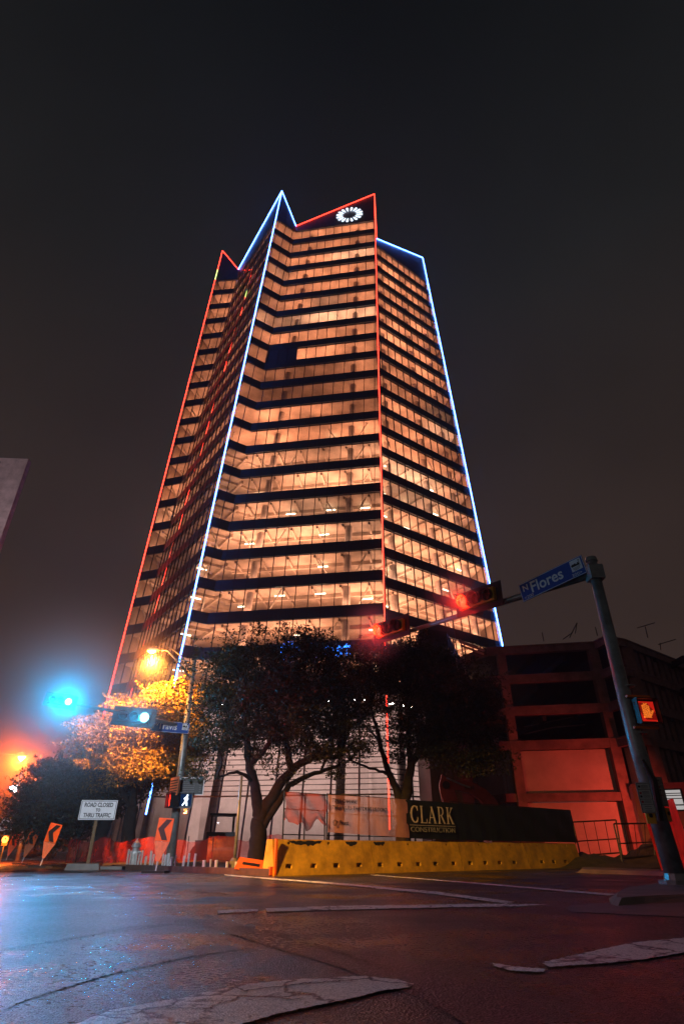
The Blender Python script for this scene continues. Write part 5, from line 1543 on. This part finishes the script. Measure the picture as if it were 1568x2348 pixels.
stk = [(290, 1952), (296, 1957), (303, 1962), (309, 1955), (316, 1962), (322, 1955), (332, 1968), (343, 1956), (349, 1964), (360, 1972), (371, 1962), (377, 1965), (384, 1962), (392, 1970), (401, 1966), (420, 1968), (431, 1962), (445, 1963), (467, 1978), (482, 1976), (495, 1978), (520, 1982), (541, 1982)]
for i, (u, v) in enumerate(stk):
    f_ = (u - 287) / 330.0
    o3 = onplane(u, 1990, kb0 - kn * 0.25, kn)
    top = onplane(u + 1, v, kb0 - kn * 0.25, kn).z
    w_ = rnd.choice([0.05, 0.06, 0.09, 0.12])
    b_ = MB(); b_.box((0, 0, max(0.15, top) / 2 + 0.02), (w_, 0.04, max(0.15, top)), Matrix.Rotation(rnd.uniform(-.09, .09), 3, 'Y'))
    o = b_.build('survey_stake', M['stake'], None); o.location = (o3.x, o3.y, 0.05); o.rotation_euler = (0, 0, kang + rnd.uniform(-.3, .3))
    sec = 'beside the silver hydrant' if u < 326 else 'left of the smeared arrow sign' if u < 350 else 'between the smeared arrow sign and the far mast' if u < 395 else 'right of the far mast' if u < 450 else 'near the slim post'
    cnt_ = STK.get(sec, 0); STK[sec] = cnt_ + 1
    tag(o, '%s white stake %s, a %s %s one' % (('first', 'second', 'third', 'fourth', 'fifth', 'sixth', 'seventh')[cnt_], sec, 'tall' if top > 0.5 else 'short', 'broad' if w_ > 0.08 else 'thin'), 'stake', 'white stakes along the kerb board')

# hydrant
hy = at(306, 1985, 25.0)
hr = thing('fire_hydrant', (hy.x, 25.0, 0.08), R(10), 'silver fire hydrant behind the stakes with an orange lit cap', 'fire hydrant')
b_ = MB(); b_.tube([(0, 0, 0), (0, 0, 0.06), (0, 0, 0.07), (0, 0, 0.62), (0, 0, 0.64)], [0.19, 0.19, 0.12, 0.12, 0.17], 14); b_.build('barrel', M['hydrant'], hr, smooth=False)
b_ = MB(); b_.tube([(0, 0, 0.64), (0, 0, 0.69), (0, 0, 0.78), (0, 0, 0.84), (0, 0, 0.86), (0, 0, 0.92)], [0.18, 0.17, 0.13, 0.06, 0.035, 0.03], 14); b_.build('bonnet', M['hydrant'], hr)
b_ = MB(); b_.tube([(-0.22, 0, 0.47), (0.22, 0, 0.47)], 0.06, 10); b_.build('side_nozzle', M['hydrant'], hr)
b_ = MB(); b_.tube([(0, 0, 0.42), (0, -0.22, 0.42)], 0.08, 12); b_.build('front_nozzle', M['hydrant'], hr)

# orange mesh safety net
nb = MB(); NN = 90
path = [(-14.5, 35.0), (-11.5, 30.5), (-9.5, 28.6), (-6.5, 27.8), (-4.2, 26.0), (-2.2, 24.2)]
pp3 = smooth_path([Vector((x, y, 0)) for x, y in path], 16)
rr4 = random.Random(9)
hs = [0.98 + 0.10 * math.sin(i * 0.35) + rr4.uniform(-.03, .03) for i in range(len(pp3))]
for i in range(len(pp3) - 1):
    a, b = pp3[i], pp3[i + 1]
    for j in range(5):
        z0, z1 = j / 5, (j + 1) / 5
        def w3(p, h_, z, k): return (p.x, p.y + 0.05 * math.sin(k * 0.9 + z * 4), 0.06 + h_ * z)
        nb.poly([w3(a, hs[i], z0, i), w3(b, hs[i + 1], z0, i + 1), w3(b, hs[i + 1], z1, i + 1), w3(a, hs[i], z1, i)])
nroot = thing('safety_net_fence', (0, 0, 0), 0, 'sagging orange-red plastic safety net behind the stakes and mast', 'safety net')
nb.build('net', M['net'], nroot, smooth=True)
for i in range(0, len(pp3), 8):
    b_ = MB(); b_.tube([(pp3[i].x, pp3[i].y + 0.08, 0), (pp3[i].x, pp3[i].y + 0.08, 1.15)], 0.02, 5); b_.build('post', M['black'], nroot)

# slim lamp post with concrete foot
lpb = at(537, 1987, 20.5)
lp = thing('slim_post', (lpb.x, 20.5, 0.05), 0, 'slim metal post on a square concrete foot left of the forked oak', 'post')
b_ = MB(); b_.box((0, 0, 0.14), (0.32, 0.32, 0.30), None, None, 0.75); b_.tube([(0, 0, 0.29), (0, 0, 0.36)], [0.13, 0.09], 10); b_.build('foot', M['kerb'], lp)
tp_ = at(555, 1778, 20.5)
b_ = MB(); b_.tube([(0, 0, 0.3), (0.0, 0, tp_.z - 0.05)], [0.055, 0.045], 12); b_.build('shaft', M['galv'], lp, smooth=True)

# fallen orange sign beside it
fs = thing('fallen_arrow_sign', (at(575, 1995, 19.6).x, 19.6, 0.10), R(-6), 'orange sign lying flat on the soil beside the slim post', 'road sign')
b_ = MB(); b_.box((0, 0, 0.14), (0.85, 0.6, 0.015), Matrix.Rotation(R(28), 3, 'X') @ Matrix.Rotation(R(8), 3, 'Y')); b_.build('panel', M['orange'], fs)
b_ = MB(); b_.box((0, -0.012, 0.155), (0.5, 0.12, 0.01), Matrix.Rotation(R(28), 3, 'X') @ Matrix.Rotation(R(8), 3, 'Y')); b_.build('print', M['signblack'], fs)

# compact orange roller behind the net
ro_ = thing('site_roller', (at(505, 1960, 32).x, 32, 0), R(12), 'small orange roller with a black canopy frame parked behind the red net', 'roller')
b_ = MB(); b_.tube([(-0.62, 0, 0.62), (0.62, 0, 0.62)], 0.60, 28); b_.build('drum', M['xorange'], ro_, smooth=False)
b_ = MB(); b_.box((0.0, 0.9, 0.95), (1.5, 1.6, 0.9)); b_.box((-1.0, 0.8, 0.6), (0.5, 1.0, 0.9)); b_.build('body', M['black'], ro_)
b_ = MB()
for x in (-0.55, 0.55):
    for y in (0.4, 1.5): b_.tube([(x, y, 1.3), (x, y, 2.15)], 0.04, 6)
b_.box((0, 0.95, 2.18), (1.35, 1.4, 0.10)); b_.build('canopy_frame', M['black'], ro_)
b_ = MB(); b_.tube([(-1.0, 0.2, 0.45), (-1.0, 1.3, 0.45)], 0.45, 16); b_.build('wheel', M['rubber'], ro_)

# excavator behind the dark screens
ex = thing('excavator', (at(1150, 1900, 38).x, 38, 0), 0, 'red excavator arm arching above the black screen with its bucket folded', 'excavator')
ox = Vector(ex.location)
def L3(u, v, dy=0): return at(u, v, 38 + dy) - ox
def fat(pts_top, pts_bot, w, m_, name):
    b_ = MB()
    n = len(pts_top)
    for i in range(n - 1):
        q = [L3(*pts_bot[i]), L3(*pts_bot[i + 1]), L3(*pts_top[i + 1]), L3(*pts_top[i])]
        b_.hexa([p + Vector((0, -w / 2, 0)) for p in q], [p + Vector((0, w / 2, 0)) for p in q])
    b_.build(name, m_, ex)
fat([(1028, 1792), (1050, 1790), (1085, 1796), (1113, 1812), (1135, 1835), (1160, 1880)], [(1030, 1812), (1048, 1812), (1080, 1822), (1098, 1834), (1112, 1850), (1130, 1890)], 0.5, M['xred'], 'boom')
fat([(1012, 1776), (1020, 1782), (1036, 1800), (1046, 1830), (1050, 1850)], [(1006, 1800), (1008, 1815), (1012, 1830), (1018, 1850), (1024, 1870)], 0.4, M['xred'], 'stick')
b_ = MB(); b_.tube([L3(1023, 1784, -0.35), L3(1060, 1800, -0.35), L3(1078, 1806, -0.35)], [0.05, 0.06, 0.05], 8); b_.build('hydraulic_ram', M['galv'], ex)
b_ = MB(); b_.tube([L3(1022, 1800, -0.28), L3(1022, 1800, 0.28)], 0.22, 12); b_.build('pin_joint', M['black'], ex)
b_ = MB(); b_.box((0.8, 1.0, 1.3), (3.0, 2.4, 1.2)); b_.build('body', M['xred'], ex)
b_ = MB(); b_.box((0.0, 0.6, 1.9), (1.2, 1.1, 1.0)); b_.build('cab', M['black'], ex)
for y in (0.0, 2.0):
    b_ = MB(); b_.tube([(-1.4, y, 0.4), (2.8, y, 0.4)], 0.38, 10); b_.build('track', M['rubber'], ex)
text_b = MB(); 
for k in range(2):
    p = L3(1066 + k * 12, 1812, -0.27); text_into(text_b, 'M', 0.32, Matrix.Translation(p) @ Matrix.Rotation(R(90), 4, 'X'), M['signblack'], sx=1.0)
text_b.build('boom_print', None, ex)

# wire fence panels right of the barrier
def wire_panel(q, Y0, Y1, label, nb):
    a = at(q[0][0], q[0][1], Y0); b = at(q[1][0], q[1][1], Y1); c = at(q[2][0], q[2][1], Y1); d = at(q[3][0], q[3][1], Y0)   # BL BR TR TL
    root = thing('fence_panel', (a.x, a.y, 0), 0, label, 'fence panel', 'temporary fence panels by the garage')
    o3 = Vector((a.x, a.y, 0))
    a, b, c, d = [p - o3 for p in (a, b, c, d)]
    b_ = MB(); r_ = 0.035
    for p, q_ in ((a, b), (b, c), (c, d), (d, a)): b_.tube([p, q_], r_, 6)
    b_.tube([a.lerp(d, 0.42), b.lerp(c, 0.42)], r_ * 0.8, 6)
    b_.tube([a, a - Vector((0, 0, a.z))], r_, 6); b_.tube([b, b - Vector((0, 0, b.z))], r_, 6)
    b_.build('frame', M['black'], root)
    for i in range(1, nb):
        f_ = i / nb
        w_ = MB(); w_.tube([a.lerp(b, f_), d.lerp(c, f_)], 0.016, 5); w_.build('bar', M['black'], root)
wire_panel([(1330, 1962), (1424, 1955), (1411, 1880), (1312, 1885)], 30, 29, 'wire fence panel next to the barrier end, before the red wall', 4)
wire_panel([(1424, 1968), (1500, 1962), (1500, 1888), (1406, 1889)], 28, 28, 'wire fence panel partly hidden by the thick mast', 4)
# earth heap and low kerb behind
dm = MB(); hg = {}
c_ = at(1440, 1990, 29)
for i in range(33):
    for j in range(13):
        x = -4.2 + i * 0.33; y = -2.4 + j * 0.4
        prof = 0.95 * math.exp(-((x - 1.6) / 1.7) ** 2) + 0.55 * math.exp(-((x + 1.9) / 1.4) ** 2) + 0.4 * math.exp(-((x - 4.8) / 1.4) ** 2)
        z = prof * math.exp(-(y / 1.5) ** 2) * (1 + rnd.uniform(-.16, .16)) - 0.02
        hg[(i, j)] = (c_.x + x, 29 + y, max(-0.02, z))
for i in range(32):
    for j in range(12): dm.poly([hg[(i, j)], hg[(i + 1, j)], hg[(i + 1, j + 1)], hg[(i, j + 1)]])
tag(dm.build('soil_heap', M['dirt'], None, smooth=True), 'dark heap of soil in front of the wire fence panels', 'soil heap')
island('far_kerb', [(1335, 1993), (1600, 2001), (1600, 1996), (1335, 1988)], 0.10, M['kerb'])

# red plastic sheet fence and lit site booth at the right edge
M['redsheet'] = mat('red_plastic_sheet', (0.75, 0.04, 0.03), 0.35, var=0.4, vscale=3)
rsn = MB(); 
a = at(1512, 1975, 20); b = at(1600, 2010, 16.5)
for i in range(40):
    f0, f1 = i / 40, (i + 1) / 40
    p, q = a.lerp(b, f0), a.lerp(b, f1)
    y0, y1 = 0.07 * math.sin(i * 1.7), 0.07 * math.sin((i + 1) * 1.7)
    rsn.poly([(p.x, p.y + y0, 0.0), (q.x, q.y + y1, 0.0), (q.x - 0.15, q.y + y1 * 1.4, 1.75), (p.x - 0.15, p.y + y0 * 1.4, 1.75)])
tag(rsn.build('plastic_sheet_fence', M['redsheet'], None, smooth=True), 'bright red pleated plastic sheeting behind the foot of the thick mast', 'plastic sheeting')
bo = thing('site_booth', at(1553, 1990, 30), R(-20), 'lit white site booth window behind the mast at the frame edge', 'booth')
bo.location.z = 0
z0 = at(1553, 1855, 30).z; z1 = at(1553, 1825, 30).z
b_ = MB(); b_.box((0.6, 1.0, 1.7), (3.4, 1.8, 3.4)); b_.build('wall', mat('booth_wall', (0.35, 0.12, 0.10), 0.7, var=0.2), bo)
for i, zc in enumerate(((z0 + z1) / 2 + 0.1, (z0 + z1) / 2 - 1.5)):
    b_ = MB(); b_.box((0.35, 0.08, zc), (1.3, 0.06, 0.95)); wf_ = b_.build('window_frame', M['black'], bo)
    b_ = MB(); b_.box((0.35, 0.04, zc), (1.16, 0.03, 0.82)); b_.build('window_pane', emitter('lit_booth_window', (0.85, 0.80, 0.78), 0.5 if i == 0 else 0.10), wf_)
    b_ = MB()
    for kz_ in (-0.22, 0.05, 0.18, 0.27): b_.box((0.35, 0.015, zc + kz_), (1.16, 0.02, 0.035 + 0.02 * (kz_ < 0)))
    b_.build('blind_slat', M['black'], wf_)

# ================================================================== OFF-FRAME STREET LIGHTING (unseen lamps, some added to light single things)
def street_lamp(x, y, h, ax, ay, m_, label):
    root = thing('street_lamp', (x, y, 0), 0, label, 'street lamp')
    b_ = MB(); b_.tube([(0, 0, 0), (0, 0, h)], [0.12, 0.07], 10); b_.build('pole', M['galv'], root)
    b_ = MB(); b_.tube([(0, 0, h), (ax * 0.5, ay * 0.5, h + 0.3), (ax, ay, h + 0.2)], 0.05, 8); b_.build('arm', M['galv'], root)
    b_ = MB(); b_.tube([(ax - 0.3, ay, h + 0.2), (ax, ay, h + 0.2), (ax + 0.3, ay, h + 0.2)], [0.06, 0.17, 0.06], 10); b_.build('head', M['galv'], root)
    b_ = MB(); b_.tube([(ax - 0.2, ay, h + 0.1), (ax, ay, h + 0.0), (ax + 0.2, ay, h + 0.1)], [0.06, 0.14, 0.06], 10); b_.build('bowl', m_, root)
street_lamp(-13.8, 8.0, 6.5, 4.8, 0, M['sodium'], 'sodium street lamp on the near left corner outside the picture')
spot('sodium_lamp', (-9.0, 8.0, 6.3), (0.3, 19.5, 0.2), (1.0, 0.52, 0.10), 20000, 40, r_=0.15, blend=0.8)
street_lamp(-9.5, -1.0, 7.5, 1.2, 0, M['coldlamp'], 'cold white street lamp behind the camera on the left')
point('cold_lamp', (-8.3, -1.0, 7.3), (0.55, 0.85, 1.0), 380, 0.15)
spot('cold_lamp', (-8.6, -1.0, 7.4), (-14, 28, 2.6), (0.80, 0.88, 1.0), 14000, 52, r_=0.15)  # extra beam added to brighten the signs on the left
street_lamp(-31, 27.0, 8.0, 1.2, 0, M['coldlamp'], 'unseen street lamp added outside the picture to light the grey concrete block')
spot('cold_lamp', (-31.5, 26, 7.8), (-29, 40, 25), (1.0, 0.72, 0.80), 9000, 60, r_=0.15)  # added upward beam that brightens the grey block's face
added_red_signal = h_signal('traffic_signal', (-16, 10, 5.6), R(-35), 'unseen red traffic signal added outside the picture to redden the banners', -1, M['lamp_red'], None)
spot('red_signal_lamp', (-15.6, 10.4, 5.6), (2.5, 20, 0.6), (1, 0.05, 0.045), 9000, 52, r_=0.12, blend=0.9)  # added beam that reddens the barrier and banners
# unseen red lamp added for the red light on the garage wall
rl = thing('added_red_lamp', (28.0, 48.0, 0), 0, 'unseen red flood lamp on a stand, added to redden the garage wall', 'added lamp')
b_ = MB(); b_.tube([(0, 0, 0), (0, 0, 2.2)], 0.04, 6); b_.build('stand', M['black'], rl)
b_ = MB(); b_.box((0, 0.1, 2.3), (0.5, 0.2, 0.35)); b_.build('housing', M['black'], rl)
spot('added_red_flood', (28.0, 48.3, 2.3), (20, 58, 2.6), (1.0, 0.075, 0.04), 5200, 115, r_=0.25, blend=0.9)
